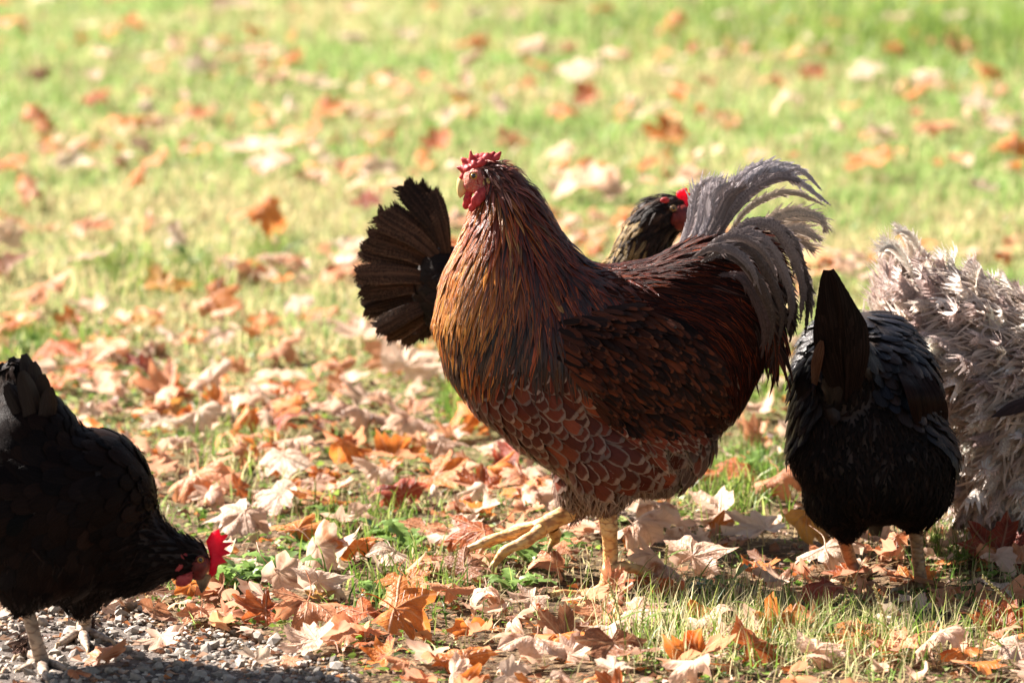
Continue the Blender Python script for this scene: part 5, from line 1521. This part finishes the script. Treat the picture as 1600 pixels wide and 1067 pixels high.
def zone(px, py):
    if py < 130: return 'along the far edge of the lawn'
    if py < 240: return 'in the far lawn above the birds'
    if py < 400: return "in lawn level with the rooster's head" if px < 700 else "in lawn behind the rooster's back"
    if py < 560: return "in lawn level with the rooster's breast" if px < 700 else "in lawn beside the pale hen's tail"
    if py < 700: return "left of the rooster's belly" if px < 900 else "right of the rooster's belly"
    if py < 830: return 'well behind the pecking hen and rooster' if px < 900 else 'behind the feet of the right hens'
    if py < 940: return "between pecking hen's head and rooster's feet" if px < 960 else 'around the feet of the right hens'
    return 'in front beside the gravel' if px < 700 else ("nearest the viewer below the rooster's feet" if px < 1050 else 'nearest the viewer below the right hens')
recs = []
for i, (px, py, w, cname, tilt) in enumerate(spots):
    q = ground(px, py)
    D = q[1]
    size = w / (FPX / D) / 1.34
    me = leaf_me[int(rng.integers(len(leaf_me)))]
    o = bpy.data.objects.new('maple_leaf', me)
    link(o)
    z = float(gz(q[0], q[1]))
    lift = (0.022 if py < 560 else 0.012) + 0.3 * size * tilt
    o.location = (q[0], q[1], z + lift)
    o.scale = (size,) * 3
    o.rotation_euler = (rng.normal() * 0.2 + tilt * rng.uniform(0.4, 1.3), rng.normal() * 0.25, 0)
    o.rotation_euler = (Matrix.Rotation(rng.uniform(-0.7, 0.7), 3, 'Z') @ o.rotation_euler.to_matrix() @ Matrix.Rotation(rng.uniform(0, 6.28), 3, 'Z')).to_euler()
    c = np.array(PAL[cname][0]) * rng.uniform(0.85, 1.1)
    o.color = (*np.clip(c, 0, 0.8), 1)
    recs.append((zone(px, py), PAL[cname][1], px, w, o))
ORD = ['leftmost', 'second', 'third', 'fourth', 'fifth', 'sixth', 'seventh', 'eighth', 'ninth', 'tenth', 'eleventh', 'twelfth', 'thirteenth', 'fourteenth', 'fifteenth', 'sixteenth', 'seventeenth', 'eighteenth', 'nineteenth', 'twentieth'] + ['twenty ' + o_ for o_ in ('first', 'second', 'third', 'fourth', 'fifth', 'sixth', 'seventh', 'eighth', 'ninth')] + ['thirtieth'] + ['thirty ' + o_ for o_ in ('first', 'second', 'third', 'fourth', 'fifth', 'sixth', 'seventh', 'eighth', 'ninth')]
byk = {}
for r_ in recs: byk.setdefault(r_[:2], []).append(r_)
for (zn, cn), L in byk.items():
    L.sort(key=lambda r: r[2])
    for k, r_ in enumerate(L):
        if len(L) == 1: lb = f'only {cn} maple leaf {zn}'
        elif k == 0 or k == len(L) - 1: lb = f'{"leftmost" if k == 0 else "rightmost"} {cn} maple leaf {zn}'
        else: lb = f'{ORD[k]} {cn} leaf from the left {zn}'
        tag(r_[4], lb, 'leaf', 'fallen maple leaves on the lawn')

# the many small torn leaves past the first three hundred
n = 4600
x, y = view_xy(n, 60, 1110)
q = proj(np.stack([x, y, x * 0], 1))
k = (noise2(x, y, 0.35, 50) > np.interp(q[:, 1], [250, 450, 620, 800], [0.66, 0.54, 0.38, 0.25])) & ((y > gravel_edge(x)) | (rng.random(n) < 0.16)) & ((q[:, 1] > 330) | (rng.random(n) < 0.5))
x, y = x[k], y[k]
qq = proj(np.stack([x, y, x * 0], 1))
for wx, wy in ((385, 905), (350, 925), (435, 918), (830, 900), (800, 942), (590, 950), (520, 815), (600, 840), (715, 650), (1180, 745), (1130, 935), (640, 870), (480, 860), (860, 870), (940, 920), (950, 890), (800, 885), (745, 880)):
    m_ = ((qq[:, 0] - wx) / 42) ** 2 + ((qq[:, 1] - wy) / 22) ** 2 > 1
    x, y, qq = x[m_], y[m_], qq[m_]
n = len(x)
Vs, Fs, Us, Cs, off = [], [], [], [], 0
cc = colors(n, [PAL[k_][0] for k_ in CW['near']], [.32, .24, .20, .12, .06, .0, .04, .02], 0.12)
for i in range(n):
    v, f, u = LVS[int(rng.integers(24))]
    s = rng.uniform(0.02, 0.045)
    R = np.array((Matrix.Rotation(rng.normal() * 0.5, 3, 'X') @ Matrix.Rotation(rng.normal() * 0.4, 3, 'Y') @ Matrix.Rotation(rng.uniform(0, 6.28), 3, 'Z')))
    Vs.append(v @ R.T * s + [x[i], y[i], float(gz(x[i], y[i])) + 0.009 + s * 0.1]); Fs.append(f + off); Us.append(u); Cs.append(np.tile(cc[i], (len(v), 1)))
    off += len(v)
lf = add('small_leaves', np.vstack(Vs), np.vstack(Fs), {'uvr': np.vstack(Us), 'ca': np.vstack(Cs)}, M['leaf_bits'], kind='stuff')
tag(lf, 'small torn maple leaves scattered thickly between the larger ones', 'leaf litter')

# ------------------------------------------------------------------ green weeds
M['weed'] = attr_mat('weed_leaf', rough=0.35, trans=0.4, spec=0.5, var=0.25)
def rosette(px, py, n, L, label, group='broad leaved weeds in the grass', lobed=True, c=(0.17, 0.27, 0.07)):
    q = ground(px, py); q[2] = gz(q[0], q[1])
    root = tag(empty('weed', q), label, 'weed', group)
    for i in range(n):
        a = 2 * math.pi * i / n + rng.normal() * 0.3
        K = 12
        s = np.linspace(0, 1, K)
        l = L * rng.uniform(0.6, 1.15)
        rise = rng.uniform(0.5, 1.5)
        rad = l * s * (1 - 0.2 * rise * s); z = l * (rise * s - 0.75 * rise * s ** 2) + 0.003
        wob = rng.normal() * 0.25
        C = np.stack([q[0] + np.cos(a + wob * s) * rad, q[1] + np.sin(a + wob * s) * rad, q[2] + z], -1)
        w = l * 0.14 * np.sin(np.pi * (s * 0.9 + 0.08)) ** 0.7
        if lobed: w = w * np.where(np.arange(K) % 2 == 0, 1.25, 0.55)
        w[-1] *= 0.2
        B = np.array([-math.sin(a), math.cos(a), 0.0])
        cross = np.array([-1, 0, 1.0])
        V = C[:, None] + B[None, None] * (w[:, None] * cross[None])[..., None]
        V[:, 1, 2] -= w * 0.25
        V[..., 2] += rng.normal(size=(K, 3)) * l * 0.02
        cc = np.array(c) * rng.uniform(0.7, 1.35)
        add('leaf', V, grid_faces(1, K, 3), {'ca': np.tile(cc, (K * 3, 1))}, M['weed'], root)
for k, (a, b, n, L, lb) in enumerate((
    (385, 905, 16, 0.085, "jagged green dandelion rosette just right of the pecking hen's beak"),
    (350, 922, 12, 0.07, "small jagged green weed directly under the pecking hen's beak"),
    (435, 915, 12, 0.08, 'jagged green weed behind the pale leaf in front of the pecking hen'),
    (830, 900, 14, 0.075, "jagged green weed under the rooster's raised foot"),
    (800, 940, 12, 0.065, "jagged green weed left of the rooster's standing foot"),
    (590, 950, 9, 0.06, 'small green weed between the orange upright leaf and the cream leaf'),
    (520, 815, 8, 0.05, 'green weed among orange leaves back between hen and rooster'),
    (600, 840, 8, 0.055, "green weed left of the rooster's raised foot"),
    (715, 650, 7, 0.055, "green weed just left of the rooster's belly"),
    (60, 545, 9, 0.06, "bright green weed just above the pecking hen's tail"),
    (300, 425, 9, 0.07, 'dark green blurred weed in the lawn at the left'),
    (1180, 745, 9, 0.06, 'dark green weed between the rooster and the right black hen'),
    (1130, 935, 8, 0.06, 'dark green weed in the shade left of the right black hen'),
    (640, 870, 11, 0.065, "bright green weed below and left of the rooster's lifted toes"),
    (480, 860, 11, 0.065, "green weed right of and behind the pecking hen's pink comb"),
    (860, 868, 9, 0.055, "green weed between the rooster's two legs"))):
    rosette(a, b, n, L, lb, lobed=k not in (9, 11))

# ------------------------------------------------------------------ seed stalks at the near right
M['stalk'] = attr_mat('seed_stalk', rough=0.5, trans=0.3)
def stalk(px, py, tipx, tipy, label, colr=(0.42, 0.45, 0.2), r=0.0011):
    q = ground(px, py); q[2] = gz(q[0], q[1])
    t = P(tipx, tipy, q[1] - 0.02)
    root = tag(empty('grass_stalk', q), label, 'grass stalk', 'tall seeding grass stalks in front')
    mid = (q + t) / 2 + np.array([-(t[0] - q[0]) * 0.15, 0, 0.004])
    S = spline([q, mid, t], 14)
    V, F = tube(S, np.linspace(r, r * 0.6, 14), 6)
    add('stem', V, F, {'ca': np.tile(colr, (len(V), 1))}, M['stalk'], root)
    T = norm(S[-1] - S[-2]); A = norm(np.cross(T, [0, 1, 0]))
    parts = []
    for k in range(16):
        c = S[-1] - T * (k * 0.0028)
        s = 1 if k % 2 else -1
        parts.append(ellipsoid(c + A * s * 0.0012, (0.0009, 0.0009, 0.0024), np.column_stack([A, norm(np.cross(T, A)), norm(T + A * s * 0.35)]), n=6, m=4))
    V, F = merge(parts)
    add('seed_head', V, F, {'ca': np.tile((0.55, 0.47, 0.25), (len(V), 1))}, M['stalk'], root)
    # a blade off the stem
    K = 6; s = np.linspace(0, 1, K); d = rng.choice([-1, 1])
    C = S[5] + np.stack([d * 0.035 * s, -0.01 * s, 0.03 * s - 0.018 * s ** 2], -1)
    w = 0.0014 * (1 - s ** 2 * 0.9)
    V = np.stack([C - np.outer(w, [0, 0.5, 0.8]), C + np.outer(w, [0, 0.5, 0.8])], 1)
    add('blade', V, grid_faces(1, K, 2), {'ca': np.tile((0.25, 0.38, 0.08), (K * 2, 1))}, M['stalk'], root)
for a in ((1390, 1040, 1365, 915, "pale upright seed stalk below the right black hen's tail side foot"), (1270, 1000, 1315, 928, 'short seed stalk leaning right over the dark red leaf'), (1265, 1035, 1325, 935, 'long thin seed stalk leaning right in front of the red leaf'),
          (1600, 1010, 1535, 900, 'seed stalk leaning left at the picture edge under the pale hen'), (1465, 1018, 1500, 965, 'short curved seed stalk left of the salmon leaf at right'), (1580, 1050, 1525, 978, 'bent green stalk at the lower right corner'),
          (1240, 1045, 1215, 965, 'green stalk leaning left beside the bright orange leaf'), (1110, 940, 1128, 900, "dark stalk right of the rooster's standing foot"), (1000, 1010, 1012, 925, "pale pink stalk just right of the rooster's standing foot"),
          (975, 1020, 950, 905, "thin stalk crossing in front of the rooster's shank"), (1180, 1000, 1190, 905, 'thin stalk standing between rooster and right black hen'), (1330, 1060, 1420, 1020, 'low stalk lying to the right near the bottom edge'),
          (705, 960, 716, 850, "slender green stalk left of the rooster's raised foot"), (1040, 905, 1043, 850, 'short dark bare stem behind the rooster foot')):
    stalk(*a)
